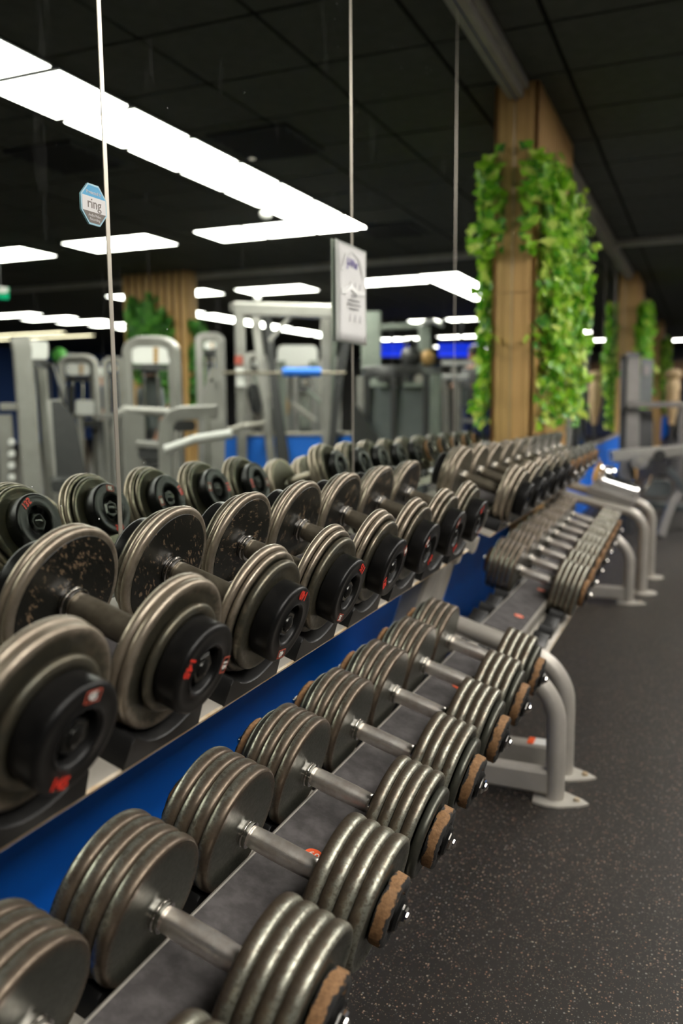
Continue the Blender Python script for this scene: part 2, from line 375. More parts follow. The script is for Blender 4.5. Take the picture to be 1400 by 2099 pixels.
for i in range(3): lamp(2.87, -.6+i*T, .53, .6, '%s added square ceiling light of the unseen strip lighting the blue wall, parallel to the racks' % ORD[i], 'added unseen strip of ceiling lights for the blue wall')  # unseen lamps, added to raise the shelf's shadow edge on the blue wall
# ceiling fittings
def vent(x, y, s, label):
    o = empty('ceiling_vent', (x, y, CE-.02), label, 'vent')
    link('frame', MB().box((-s/2,-s/2,0),(s/2,s/2,.018)).mesh('frame', M['vent'], False), o)
    for k in range(5):
        t = -s/2+.05+k*(s-.1)/4
        link('slat', MB().add([(-s/2+.03,t-.03,0),(s/2-.03,t-.03,0),(s/2-.03,t+.03,-.02),(-s/2+.03,t+.03,-.02),(-s/2+.03,t-.03,.004),(s/2-.03,t-.03,.004),(s/2-.03,t+.03,-.016),(-s/2+.03,t+.03,-.016)], [(0,1,2,3),(4,5,6,7),(0,1,5,4),(2,3,7,6)]).mesh('slat', M['vent'], False), o)
vent(3.08, 4.77, .56, 'square black ceiling vent left of the light strip')
vent(1.69, 5.05, .56, 'square black ceiling vent between light strip and mirror')
vent(1.90, 8.0, .56, 'square black ceiling vent just past the end of the light strip')
def fitting(x, y, dome, label):
    o = empty('ceiling_camera' if dome else 'sprinkler_head', (x, y, CE), label, 'camera' if dome else 'sprinkler')
    if dome:
        link('mount', MB().lathez([(0,.03),(-.05,.03),(-.055,.02)], 16).mesh('mount', M['white']), o)
        link('dome', MB().lathez([(-.05,.045),(-.07,.055),(-.095,.05),(-.115,.025),(-.12,.004)], 16).mesh('dome', M['white']), o)
    else:
        link('escutcheon', MB().lathez([(0,.035),(-.006,.035),(-.01,.02)], 16).mesh('escutcheon', M['trim']), o)
        link('nozzle', MB().lathez([(-.01,.012),(-.05,.01),(-.05,.024),(-.055,.024)], 12).mesh('nozzle', M['ring']), o)
fitting(1.876, 5.19, False, 'small sprinkler head under the dark ceiling near the mirror')
fitting(2.53, 6.6, True, 'small white camera hanging beside the light strip')
fitting(5.36, 11.6, True, 'small white camera hanging by the far pair of lights')

# ------------------------------------------------------------------ mirrors
YS, SS = 1.2595, 1.1375
MB0, MT = .72, 2.722
for k in range(-4, 26):
    y0, y1 = YS+SS*(k-1)+.0008, YS+SS*k-.0008
    ordn = {0: 'nearest mirror panel, at the left edge, carrying the octagonal sticker', 1: 'mirror panel between the first and second polished seams', 2: 'mirror panel right of the hanging paper notice', 3: 'mirror panel behind the first ivy column'}.get(k, '%s tall mirror panel of the wall-long row, counted from behind the camera' % ORD[k+4])
    o = empty('mirror_panel', (0, (y0+y1)/2, MB0), ordn, 'mirror', 'tall mirror panels along the left wall')
    h, H, b = (y1-y0)/2, MT-MB0, .0055
    mb = MB(); X0, X1 = .006, .010
    mb.add([(X1,-h+b,b),(X1,h-b,b),(X1,h-b,H-b),(X1,-h+b,H-b)], [(0,1,2,3)])
    mb.add([(.002,-h,0),(.002,h,0),(.002,h,H),(.002,-h,H)], [(3,2,1,0)])
    link('glass', mb.mesh('glass', M['mirror'], False), o)
    mb = MB(); q = [(-h,0),(h,0),(h,H),(-h,H)]; p_ = [(-h+b,b),(h-b,b),(h-b,H-b),(-h+b,H-b)]
    mb.add([(X0,*t) for t in q]+[(X1,*t) for t in p_], [(i,(i+1)%4,4+(i+1)%4,4+i) for i in range(4)])
    mb.add([(.002,*t) for t in q]+[(X0,*t) for t in q], [(i,(i+1)%4,4+(i+1)%4,4+i) for i in range(4)])
    link('bevelled_edge', mb.mesh('bevelled_edge', M['edge'], False), o)

# sticker and notice on the mirror (face +X)
def on_wall(o, data, y, z, x, name, **p): return link(name, data, o, (x, y, z), (PI/2, 0, PI/2), **p)
st = empty('security_sticker', (.0105, 1.2225, 1.4725), 'octagonal blue, white and brown security sticker on the mirror beside the first seam', 'sticker')
def octa(rx, rz, c=.32):
    return [(-rx,-rz*c*1.2),(-rx*.42,-rz),(rx*.42,-rz),(rx,-rz*c*1.2),(rx,rz*c*1.2),(rx*.42,rz),(-rx*.42,rz),(-rx,rz*c*1.2)]
def poly(pts, x0, x1):
    n = len(pts); return MB().add([(x0,*p) for p in pts]+[(x1,*p) for p in pts], [tuple(range(n)), tuple(range(n,2*n))]+[(i,(i+1)%n,n+(i+1)%n,n+i) for i in range(n)])
link('backing', poly(octa(.0335,.034), 0, .0012).mesh('backing', M['paleblue'], False), st)
def band(z0, z1, rx=.0305, rz=.031):
    pts = octa(rx, rz); out = []
    n = len(pts)
    for lo, sgn in ((z0, 1), (z1, -1)):
        res = []; src = out or pts
        for i in range(len(src)):
            a, b = src[i], src[(i+1) % len(src)]; ina, inb = (a[1]-lo)*sgn >= 0, (b[1]-lo)*sgn >= 0
            if ina: res.append(a)
            if ina != inb: t = (lo-a[1])/(b[1]-a[1]); res.append((a[0]+(b[0]-a[0])*t, lo))
        out = res
    return out
for z0, z1, mt in ((.0125, .04, 'skyblue'), (-.0125, .0125, 'palewhite'), (-.04, -.0125, 'taupe')):
    link('printed_band', poly(band(z0, z1), .0012, .0016).mesh('printed_band', M[mt], False), st)
on_wall(st, text('Protected by', .0075, M['palewhite']), 0, .0195, .0018, 'lettering')
on_wall(st, text('ring', .024, M['taupe']), 0, .0008, .0018, 'lettering')
on_wall(st, text('Audio/Video', .0065, M['palewhite']), 0, -.0185, .0018, 'lettering')
on_wall(st, text('Recording', .0065, M['palewhite']), 0, -.0248, .0018, 'lettering')

nt = empty('paper_notice', (.0105, 2.378, 1.45), 'white paper notice in a clear sleeve taped over the second mirror seam', 'notice')
mb = MB(); n1, n2 = 9, 12; vs = []; fs = []
def sheet(w_, h_, off, wav, z0=0):
    vs = []; fs = []
    for i in range(n2):
        for j in range(n1):
            y = (j/(n1-1)-.5)*w_; z = (i/(n2-1)-.5)*h_+z0
            vs.append((off+wav*math.sin(y*38+z*9)+.004*max(0, z/h_)**2, y, z))
    fs = [(i*n1+j, i*n1+j+1, (i+1)*n1+j+1, (i+1)*n1+j) for i in range(n2-1) for j in range(n1-1)]
    return MB().add(vs, fs)
s1 = link('plastic_sleeve', sheet(.242, .285, .004, .0016).mesh('plastic_sleeve', M['clear']), nt)
s1.modifiers.new('t', 'SOLIDIFY').thickness = .001
s2 = link('paper', sheet(.212, .272, .0062, .0013).mesh('paper', M['paper']), nt, (0, .010, 0))
s2.modifiers.new('t', 'SOLIDIFY').thickness = .0006
on_wall(nt, text("J-War", .034, M['ink'], bold=.0008), .0, .088, .0095, 'lettering')
for r_, zz in enumerate((.032, -.062)):
    for c_ in range(3):
        g = MB()
        for q in range(3): g.box((.0088,-.004+q*.003,-.012+q*.006),(.0094,.003+q*.001,-.008+q*.006))
        g.box((.0088,-.007,-.017),(.0094,.007,-.015))
        link('printed_icon', g.mesh('printed_icon', M['greyink'], False), nt, (0, -.035+c_*.04+.012, zz))
for r_ in range(4):
    wd = (.03, .085, .10, .07)[r_]
    link('text_line', MB().box((.0088,-wd/2,-.0022),(.0094,wd/2,.0022)).mesh('text_line', M['greyink'], False), nt, (0, .012, -.0-r_*.0125-.004))
g = MB()
g.sweep([(.0098,-.085,.06),(.0098,-.055,.105),(.0098,0,.122),(.0098,.05,.108),(.0098,.09,.055)], [(.005,-.0008),(.005,.0008),(-.005,.0008),(-.005,-.0008)], Vector((1,0,0)))
g.sweep([(.0098,-.09,-.0),(.0098,-.05,.004),(.0098,-.01,.022),(.0098,.03,.006),(.0098,.1,.012)], [(.008,-.0008),(.008,.0008),(-.008,.0008),(-.008,-.0008)], Vector((1,0,0)))
link('tape', g.mesh('tape', M['gloss_tape']), nt)

# ------------------------------------------------------------------ dumbbells
SEG = 72
def bead(t, R, b=.005, hub=.019, dish=.0025):
    """plate: inner face flat at x=0, rounded rim, outer face slightly dished"""
    pr = [(0, hub), (0, R-b)]
    for a in lin(0, PI, 9): pr.append((t/2-math.cos(a)*t/2, R-b+b*math.sin(a)))
    pr += [(t, R-b-.004), (t-dish, R-b-.008), (t-dish, hub+.012), (t, hub+.006), (t, hub)]
    return pr
DM = {}
def dmesh(key, fn):
    if key not in DM: DM[key] = fn()
    return DM[key]
def plate(t, R, mat, seg=SEG, **k):
    return dmesh(('plate', round(t, 4), round(R, 4), mat, seg, tuple(k.items())), lambda: MB().lathe(bead(t, R, **k), seg).mesh('weight_plate', M[mat]))
def inner_face(R, seg=SEG):
    return dmesh(('face', R, seg), lambda: MB().lathe([(0,.02),(-.0006,.02),(-.0006,R),(0,R+.0005)], seg).mesh('painted_face', M['face']))
def cap_mesh(R, t, seg=SEG):
    pr = [(0, .01), (0, R-.001), (t-.006, R), (t-.003, R-.0008), (t-.0008, R-.003), (t, R-.006), (t-.0006, R-.010), (t-.0012, .0345), (t+.0004, .0325), (t-.0006, .0300), (t-.004, .0285), (t-.018, .027), (t-.018, .01)]
    return dmesh(('cap', R, t, seg), lambda: MB().lathe(pr, seg).mesh('rubber_cap', M['rubber'], angle=60))
def ring_mesh(seg=40):
    def mk():
        pr = [(0, .02), (0, .049), (.003, .0515), (.019, .051), (.022, .047), (.0215, .03), (.018, .026), (.018, .015)]
        mb = MB().lathe(pr, seg)
        rnd = random.Random(3)
        mb.v = [(x+rnd.uniform(-.0009,.0009), y*(1+rnd.uniform(-.012,.012)), z*(1+rnd.uniform(-.012,.012))) for x, y, z in mb.v]
        return mb.mesh('worn_end_ring', M['brown'])
    return dmesh(('ringm', seg), mk)
def hexm(r, t, mat, key, dome=True):
    def mk():
        mb = MB(); ring = lambda x, rr: [(x, rr*math.cos(2*PI*j/6), rr*math.sin(2*PI*j/6)) for j in range(6)]
        mb.loft([ring(0, r), ring(t*.82, r), ring(t, r*.86)])
        if dome: mb.lathe([(t*.95, r*.6), (t*1.15, r*.55), (t*1.35, r*.3), (t*1.4, .001)], 16)
        return mb.mesh('hex_bolt', M[mat], angle=25)
    return dmesh(('hex', key), mk)
def handle_mesh(gl, kind, seg=32):
    def mk():
        rr = .0165 if kind == 'low' else .018
        g = gl-.016
        return MB().lathe([(-g, rr-.002), (-g+.003, rr)] + [(x, rr+.0012*math.cos(x/g*PI/2)) for x in lin(-g+.006, g-.006, 9)] + [(g-.003, rr), (g, rr-.002)], seg).mesh('grip', M['grip' if kind == 'low' else 'grip_up'])
    return dmesh(('grip', gl, kind, seg), mk)
def collar_mesh(kind, seg=32):
    r = .0205 if kind == 'low' else .022
    pr = [(0, .012), (0, r-.003), (.004, r-.003), (.005, r), (.008, r+.0006), (.009, r-.001), (.011, r), (.016, r), (.017, r-.002), (.017, .012)]
    return dmesh(('collar', kind, seg), lambda: MB().lathe(pr, seg).mesh('collar', M['ring']))
def dumbbell(kind, loc, tilt, label, group, plates, end, roll=0, seg=SEG, number=None, boxnum=None, gl=.072, yaw=0, marks=(0,)):
    """plates: [(thickness, radius), ...] from the grip outward"""
    o = empty('dumbbell', loc, label, 'dumbbell', group, (roll, tilt, yaw))
    mat = 'plate_low' if kind == 'low' else 'plate_up'
    link('grip', handle_mesh(gl, kind), o)
    for s in (1, -1):
        rz = 0 if s == 1 else PI
        link('collar', collar_mesh(kind), o, (s*(gl), 0, 0), (0, 0, rz+PI))
        u = gl
        for i, (t, R) in enumerate(plates):
            pl = link('weight_plate', plate(t, R, mat, seg), o, (s*u, 0, 0), (random.uniform(0, 6), 0, rz))
            if i == 0 and kind == 'up' and seg >= 64:
                link('painted_face', inner_face(R-.011, seg), pl, (-.0001, 0, 0), label='scratched black painted inner face')
            u += t+.0006
        if end == 'cap':
            ct = .032
            link('rubber_cap', cap_mesh(.058 if plates[0][1] > .09 else .052, ct, seg), o, (s*u, 0, 0), (0, 0, rz), label='black rubber end cap')
            link('hex_bolt', hexm(.021, .013, 'bolt', 'dark'), o, (s*(u+ct-.018), 0, 0), (.3, 0, rz), label='black hex bolt sunk in the cap')
            if number:
                ax = u+ct+.0001
                for mk in marks:
                    # small framed plate number and the large painted number opposite
                    a1 = 1.1+mk if s == 1 else 1.4+mk
                    def put(data, name, a, rad, flip=0, lift=0, **pp):
                        # upright direction = outward radial; text lies in the Y-Z plane facing s*X
                        y, z = rad*math.cos(a)*s, rad*math.sin(a)
                        up = Vector((0, math.cos(a)*s, math.sin(a)))*(-1 if flip else 1); nx = Vector((s, 0, 0)); rt = up.cross(nx)
                        mm = Matrix((rt, up, nx)).transposed().to_4x4(); mm.translation = Vector((s*(ax+lift), y, z))
                        q = link(name, data, o, **pp); q.matrix_local = mm; return q
                    fr = dmesh('frame', lambda: MB().add([(-.011,-.0065,0),(.011,-.0065,0),(.011,.0065,0),(-.011,.0065,0),(-.0094,-.005,0),(.0094,-.005,0),(.0094,.005,0),(-.0094,.005,0)]+[(-.011,-.0065,.0004),(.011,-.0065,.0004),(.011,.0065,.0004),(-.011,.0065,.0004),(-.0094,-.005,.0004),(.0094,-.005,.0004),(.0094,.005,.0004),(-.0094,.005,.0004)], [(8+i,8+(i+1)%4,12+(i+1)%4,12+i) for i in range(4)]+[(i,(i+1)%4,8+(i+1)%4,8+i) for i in range(4)]).mesh('red_frame', M['red_frame'], False))
                    put(fr, 'red_frame', a1, .0445)
                    put(dmesh(('t', boxnum), lambda: text(boxnum, .0125, M['white_print'], bold=.0003)), 'plate_number', a1, .0445, lift=.0002)
                    put(dmesh(('T', number), lambda: text(number, .018, M['red_print'], bold=.0006)), 'painted_number', a1+PI*.93, .0455, flip=1, lift=.0002)
        else:
            link('end_ring', ring_mesh(), o, (s*u, 0, 0), (random.uniform(0, 6), 0, rz), label='worn brown end ring with torn black edges')
            link('end_boss', dmesh('boss', lambda: MB().lathe([(0,.026),(.008,.026),(.012,.022),(.012,.01)], 24).mesh('end_boss', M['rubber'])), o, (s*(u+.017), 0, 0), (0, 0, rz))
            link('hex_bolt', hexm(.0145, .016, 'chrome' if end == 'chrome' else 'ring', end), o, (s*(u+.020), 0, 0), (random.uniform(0, 1), 0, rz), label='shiny hex bolt')
    return o

TU, TL = .318, .285
def upC(Y, dx=0): return (.9956-.7148+.055+dx, Y, 1.13-.250-.0175)
def loC(Y, dx=0): return (.9956-.6018+.058+dx, Y, 1.13-.6425-.017-dx*math.tan(TL))
UY = lambda k: .82+.221*k
GU = 'heavy black-capped dumbbells on the upper tier of the near rack'
big = (.013, .0985)
ups = {-1: ([big, (.012, .097), (.010, .070)], '145', '45'), 0: ([big, (.012, .097), (.010, .070)], '145', '15'), 1: ([(.013, .0985), (.010, .093), (.013, .084)], '140', '40'), 2: ([(.013, .0975), (.010, .092), (.013, .083)], '135', '35'),
       3: ([(.013, .097), (.012, 0.0935), (.011, 0.08199999999999999)], '125', '30'), 4: ([(.013, .096), (.012, 0.0925), (.011, 0.08399999999999999)], '120', '20'), 5: ([(.013, .095), (.012, 0.0915), (.011, 0.08399999999999999)], '115', '15'), 6: ([(.013, .094), (.012, 0.0905), (.011, 0.08199999999999999)], '110', '10')}
ulab = {-1: 'black-capped dumbbell cut off by the left edge, on the upper tier', 0: 'black-capped dumbbell with bright red 145 low on its cap, upper tier',
        1: 'black-capped dumbbell with faint 140 on its chipped cap rim, upper tier', 2: 'black-capped dumbbell with red 135 at the top of its cap, upper tier',
        3: 'black-capped dumbbell with red 125 along its cap bottom, upper tier', 4: 'fifth black-capped dumbbell from the left edge, above the grey rack posts',
        5: 'sixth black-capped dumbbell from the left edge, second before the gap in the upper tier', 6: 'last black-capped dumbbell before the gap in the upper tier'}
rolls = {-1: .35, 0: -1.25, 1: 3.5, 2: 3.3, 3: -.35, 4: 1.5, 5: 1.2, 6: -1.9}
for k, (pl, num, bx) in ups.items():
    dumbbell('up', upC(UY(k)), TU, ulab[k], GU, pl, 'cap', rolls[k], SEG, num, bx)
words = ['first', 'second', 'third', 'fourth', 'fifth', 'sixth', 'seventh', 'eighth', 'ninth', 'tenth']
GL = 'green-grey plated dumbbells on the lower tier of the near rack'
llab = {-1: 'ribbed grey dumbbell cut off at the bottom left corner, lower tier', 0: 'ribbed grey dumbbell lowest in view with its whole chrome grip showing',
        1: 'ribbed grey dumbbell beside the orange number sticker, torn black rubber on its end', 2: 'ribbed grey dumbbell with a greenish sheen on its grip, lower tier'}
for k in range(-1, 7):
    pl = [(.0222, .0985)]*4 if k < 2 else [(.0195, .0975)]*4+[(.016, .078)]
    lab = llab.get(k, '%s ribbed grey dumbbell from the camera on the lower tier, next before the bent legs' % words[k+1] if k == 6 else '%s ribbed grey dumbbell up the lower tier from the bottom left corner' % words[k+1])
    dumbbell('low', loC(UY(k)), TL, lab, GL, pl, 'steel', random.uniform(0, 6), SEG)
# second rack
S2 = lambda k: 2.72+.2235*k
GU2, GL2 = 'dumbbells on the upper tier of the far rack', 'ribbed dumbbells on the lower tier of the far rack'
for k in range(10):
    R = .099-.0022*k
    pl = [(.02, R), (.018, R), (.016, R*.9)] if k < 2 else [(.018, R), (.016, R-.002), (.014, R*.84)]
    dumbbell('up' if k < 6 else 'low', upC(S2(k)), TU, '%s dumbbell past the gap on the upper tier, %s' % (words[k], 'right after the empty space' if k == 0 else 'black end cap' if k < 5 else 'brown end ring'), GU2, pl, 'cap' if k < 5 else 'steel', random.uniform(0, 6), 40, gl=.072)
    DMn = None
for k in range(8):
    pl = [(.0195, .099)]*5
    dumbbell('low', loC(3.17+.2325*k, -.012-.004*k), TL, '%s of eight ribbed dumbbells packed on the far lower tier%s' % (words[k], ', beside the orange stickers' if k == 0 else ''), GL2, pl, 'steel', random.uniform(0, 6), 40)

# ------------------------------------------------------------------ racks
def tier(root, C0, tilt, y0, y1, slots, u0, u1, su, name):
    """tray, centre rail, rubber strip and the saddles; local frame: u along the tilted handle axis, v up from tray"""
    a, nn = Vector((math.cos(tilt), 0, -math.sin(tilt))), Vector((math.sin(tilt), 0, math.cos(tilt)))
    O = Vector((C0[0], 0, C0[2]))-nn*.118
    def W(u, y, v): return O+a*u+nn*v+Vector((0, y, 0))
    def prism(mb, prof, ya, yb): mb.loft([[W(u, ya, v) for u, v in prof], [W(u, yb, v) for u, v in prof]])
    mb = MB()
    prism(mb, [(u0,-.03),(u0,0),(u1-.004,0),(u1,-.002),(u1,-.005),(u1-.004,-.006),(u0+.004,-.006),(u0+.004,-.03)], y0, y1)
    t = part(root, name, mb, M['tray'])
    mb = MB(); prism(mb, [(u1-.001,-.0052),(u1+.0012,-.0045),(u1+.0012,-.001),(u1-.002,.0006)], y0+.01, y1-.01); part(root, 'tray_lip', mb, M['rust'], label='worn tan front lip')
    mb = MB(); prism(mb, [(-.064,0),(-.064,.058),(-.060,.062),(.060,.062),(.064,.058),(.064,0)], y0, y1); part(root, 'centre_rail', mb, M['silver'])
    mb = MB(); prism(mb, [(-.056,.062),(-.056,.0645),(.056,.0645),(.056,.062)], y0+.004, y1-.004); part(root, 'rubber_strip', mb, M['mat'], label='dark grey rubber strip on the rail')
    # saddle mesh in local coords
    for s in (-1, 1):
        prof = []
        R_ = .101
        for y in lin(-.064, .064, 21):
            z = .118-math.sqrt(max(0, R_*R_-y*y)) if abs(y) < R_ else .05
            prof.append((y, min(.039, z)))
        for ys in slots:
            mb = MB(); uu = su*s
            outline = [(-.078, 0.0), (-.074, .034), (-.069, .039)] + prof + [(.069, .039), (.074, .034), (.078, 0.0)]
            mb.loft([[W(uu-.026, ys+y*1.01, z) for y, z in outline], [W(uu-.023, ys+y, z+.0) for y, z in outline], [W(uu+.023, ys+y, z) for y, z in outline], [W(uu+.026, ys+y*1.01, z-.002 if z > .01 else z) for y, z in outline]])
            part(root, 'saddle', mb, M['saddle'])
    return W
def rack(y0, y1, slots, label, legs, lslots, stick):
    root = empty('dumbbell_rack', (.35, (y0+y1)/2, 0), label, 'rack', 'two-tier dumbbell racks')
    WU = tier(root, upC(0), TU, y0, y1, slots, -.20, .109, .0855, 'upper_tray')
    WL = tier(root, loC(0), TL, y0, y1, lslots or slots, -.135, .150, .108, 'lower_tray')
    for i, y in enumerate(legs):
        # rear post, leaning back to the wall, and the two angled carriers
        top = WU(.0, y, -.034); low = Vector((.06, y, .03))
        mb = MB(); mb.bar([low, top], None, .13, .06, Vector((1,0,0))); part(root, 'rear_post', mb, M['silver'])
        mb = MB(); mb.bar([WU(-.18, y, -.035), WU(.085, y, -.035)], None, .05, .05); part(root, 'upper_carrier', mb, M['silver'])
        yi = min(max(y, y0+.03), y1-.03)
        mb = MB(); mb.bar([WL(-.16, yi, -.03), WL(.10, yi, -.03)], None, .05, .05); part(root, 'lower_carrier', mb, M['silver'])
        # front leg: one tube bent back along the end of the lower tray
        fx = .9956-.344; vv = .047; r_ = .15
        g0 = WL(0, y, vv); u_ = (fx-g0.x)/math.cos(TL); zi = g0.z-u_*math.sin(TL); th = PI/2-TL; d_ = r_*math.tan(th/2)
        pts = [Vector((fx, y, .006)), Vector((fx, y, (zi-d_)*.5))]+[Vector((fx-r_*(1-math.cos(t_)), y, zi-d_+r_*math.sin(t_))) for t_ in lin(0, th, 10)]+[WL(.05, y, vv), WL(-.15, y, vv)]
        mb = MB(); mb.tube(pts, .0275, 20); part(root, 'front_leg', mb, M['silver'])
        mb = MB(); mb.bar([WL(-.14, y, vv), Vector((.17, y, .42))], None, .05, .05); part(root, 'leg_brace', mb, M['silver'])
        f = MB(); sh = [(-.055,-.045),(-.02,-.055),(.02,-.052),(.075,-.02),(.095,0),(.075,.02),(.02,.052),(-.02,.055),(-.055,.045),(-.06,0)]
        f.loft([[(fx+u, y+v, 0) for u, v in sh], [(fx+u, y+v, .006) for u, v in sh], [(fx+u*.93, y+v*.93, .008) for u, v in sh]]); part(root, 'foot_plate', f, M['trim'])
        mb = MB(); mb.lathez([(.008,.009),(.016,.008),(.017,.003)], 10, (fx+.062, y, 0)); part(root, 'foot_bolt', mb, M['rust'])
        mb = MB(); mb.bar([Vector((.12, y, .055)), Vector((fx-.02, y, .055))], None, .05, .068); part(root, 'base_tube', mb, M['silver'])
    mb = MB(); mb.bar([Vector((.10, y0+.02, .09)), Vector((.10, y1-.02, .09))], None, .05, .05); part(root, 'cross_brace', mb, M['silver'])
    for (yy, nm) in stick:
        c = WL(.018, yy, .0647); sroot = part(root, 'number_sticker', MB().loft([[Vector(WL(.018+.016*math.cos(a), yy+.016*math.sin(a), .0646+h)) for a in lin(0, 2*PI*31/32, 32)] for h in (0, .0006)]), M['orange'])
        t_ = text(nm, .019, M['white_print']); q = link('lettering', t_, sroot)
        q.matrix_parent_inverse = Matrix(); q.location = Vector(WL(.018, yy, .0655))-Vector(root.location); q.rotation_euler = (0, TL, 0)
    return root, WU, WL
r1, WU1, WL1 = rack(.03, 2.30, [UY(k) for k in range(-3, 7)], 'near silver two-tier dumbbell rack in front of the mirrors', (-.01, 2.335), 0, [(1.141, '60'), (2.01, '55')])
r2, WU2, WL2 = rack(2.56, 4.86, [S2(k) for k in range(10)], 'far silver two-tier dumbbell rack with an empty lower slot and orange stickers', (2.515, 4.90), [2.705, 2.937]+[3.17+.2325*k for k in range(8)], [(2.776, '50'), (3.20, '55')])
# stencilled end tube of the near rack
q = link('lettering', text('IV   MA', .03, M['black_print'], bold=.001, depth=.003), r1); q.location = Vector(WL1(-.02, 2.328, .0735))-Vector(r1.location); q.rotation_euler = (0, TL, 0)
mb = MB(); mb.box((.56, 2.495, .0895), (.62, 2.545, .0905)); part(r2, 'warning_label', mb, M['white'])
mb = MB(); mb.box((.54, 2.495, .0895), (.56, 2.545, .0906)); part(r2, 'warning_label', mb, M['orange'])

# ------------------------------------------------------------------ third frame with chrome attachments
def PR(px, py, z): 
    v = CAM+cf*z+cr*((px-700)/F_PX*z)+cu*((1049.5-py)/F_PX*z); return v
def PV(px, py, z):
    v = PR(px, py, z); return Vector((-v.x, v.y, v.z))
def fl(p, h=0): return Vector((p.x, p.y, h))
root = empty('attachment_stand', (.55, 5.43, 0), 'silver stand of two bent tubes with a flat top behind the far rack', 'stand')
for y, x in ((5.19, .705), (5.68, .722)):
    pts = [Vector((x, y, .006)), Vector((x, y, .2)), Vector((x, y, .36))]+[Vector((x-.13*(1-math.cos(a)), y, .36+.13*math.sin(a))) for a in lin(.2, 1.27, 6)]+[Vector((.30, y, .555)), Vector((.14, y, .60))]
    mb = MB(); mb.tube(pts, .028, 16); part(root, 'bent_leg', mb, M['silver'])
    f = MB(); f.lathez([(0,.07),(.006,.07),(.008,.06)], 20, (x+.015, y, 0)); part(root, 'foot_plate', f, M['trim'])
    mb = MB(); mb.bar([Vector((.14, y, .02)), Vector((.14, y, .60))], None, .05, .05, Vector((1,0,0))); part(root, 'rear_post', mb, M['silver'])
mb = MB(); mb.bar([Vector((.635, 5.43, .525)), Vector((.38, 5.43, .60))], None, .50, .06, Vector((0,0,1))); part(root, 'top_plate', mb, M['shroud2'])
def chrome_piece(loc, L_, r_, yaw, label, hook):
    o = empty('cable_attachment', loc, label, 'cable attachment', 'chrome cable attachments on the stand', (0, .32, yaw))
    link('bar', MB().lathe([(-L_/2, .004), (-L_/2, r_), (L_/2, r_), (L_/2, .004)], 20).mesh('bar', M['bottle']), o)
    for s in (-1, 1):
        g = MB(); g.lathe([(-.006, .004), (-.006, r_*1.5), (.006, r_*1.5), (.006, .004)], 20, (s*L_/2, 0, 0)); link('end_disc', g.mesh('end_disc', M['bottle']), o)
    if hook:
        g = MB(); g.tube([Vector((L_/2, 0, 0)), Vector((L_/2+.05, 0, .02)), Vector((L_/2+.06, 0, .07)), Vector((L_/2+.055, 0, .12))], .009, 10); link('hook', g.mesh('hook', M['bottle']), o)
        g = MB(); g.tube([Vector((-L_/2, 0, 0)), Vector((-L_/2-.015, 0, .05)), Vector((-L_/2+.0, 0, .09))], .011, 10); link('loop', g.mesh('loop', M['bottle']), o)
chrome_piece((.55, 5.28, .626), .20, .030, .15, 'thick chrome grip lying on the stand, with an upturned hook', True)
chrome_piece((.52, 5.42, .636), .19, .030, .12, 'thick chrome grip on the stand behind the hooked one', False)
chrome_piece((.43, 5.56, .672), .08, .045, .4, 'short chrome drum at the back of the stand', False)

# ------------------------------------------------------------------ wood columns with ivy
LEAVES = []
for i in range(3):
    w_, l_ = .022+.004*i, .05
    vs = [(0,0,0), (-w_,.012,.004), (-w_*.8,.03,-.002), (-.004,l_,-.01), (w_*.8,.03,-.002), (w_,.012,.004), (0,.022,-.005), (-w_*1.3,.022,.0), (w_*1.3,.022,.0)]
    LEAVES.append((vs, [(0,6,7,1), (7,6,2), (2,6,3), (3,6,4), (4,6,8), (0,5,8,6)]))
def leafmesh(i, mat): return dmesh(('leaf', i, mat), lambda: MB().add(*LEAVES[i]).mesh('leaf', M[mat], False))
def leaf_xf(p, out, s):
    d = (Vector((random.gauss(0,.5), random.gauss(0,.5), -.9))+out*.5).normalized(); nrm = (out+Vector((random.gauss(0,.5), random.gauss(0,.5), random.uniform(0,.7)))).normalized()
    x = d.cross(nrm).normalized(); nrm = x.cross(d)
    mm = Matrix((x*s, d*s, nrm*s)).transposed().to_4x4(); mm.translation = p; return mm
def ivy(name, label, base, strands, nobj, mat, lscale=1.):
    """strands: list of (top point, length, outward)"""
    root = empty('ivy_garland', base, label, 'artificial ivy', 'artificial ivy on the wooden columns'); b = Vector(base)
    stuff = MB(); cnt = 0
    stems = MB(); spots = []
    for top, ln, out in strands:
        pts = []; p = Vector(top)
        nseg = max(4, int(ln/.09))
        for i in range(nseg+1):
            pts.append(p.copy()); p = p+Vector((random.gauss(0,.012), random.gauss(0,.014), -ln/nseg))
        stems.tube([q-b for q in pts], .002, 5)
        for i in range(int(ln*42)):
            t = random.random()*(len(pts)-1); k = int(t); q = pts[k].lerp(pts[min(k+1, len(pts)-1)], t-k)
            q = q+out*random.uniform(.0, .055)+Vector((random.gauss(0,.018), random.gauss(0,.022), 0))
            q.x = max(q.x, .055); spots.append((q, out))
    link('stems', stems.mesh('stems', M['stem']), root)
    random.shuffle(spots)
    spots.sort(key=lambda s: -s[0].dot(s[1])+random.random()*.1)
    for i, (q, out) in enumerate(spots):
        mm = leaf_xf(q-b, out, random.uniform(.8, 1.35)*lscale); j = random.randrange(3)
        if i < nobj:
            l_ = link('leaf', leafmesh(j, mat), root); l_.matrix_local = mm
        else: stuff.add([mm @ Vector(v) for v in LEAVES[j][0]], LEAVES[j][1])
    link('foliage', stuff.mesh('foliage', M[mat], False), root, kind='stuff')
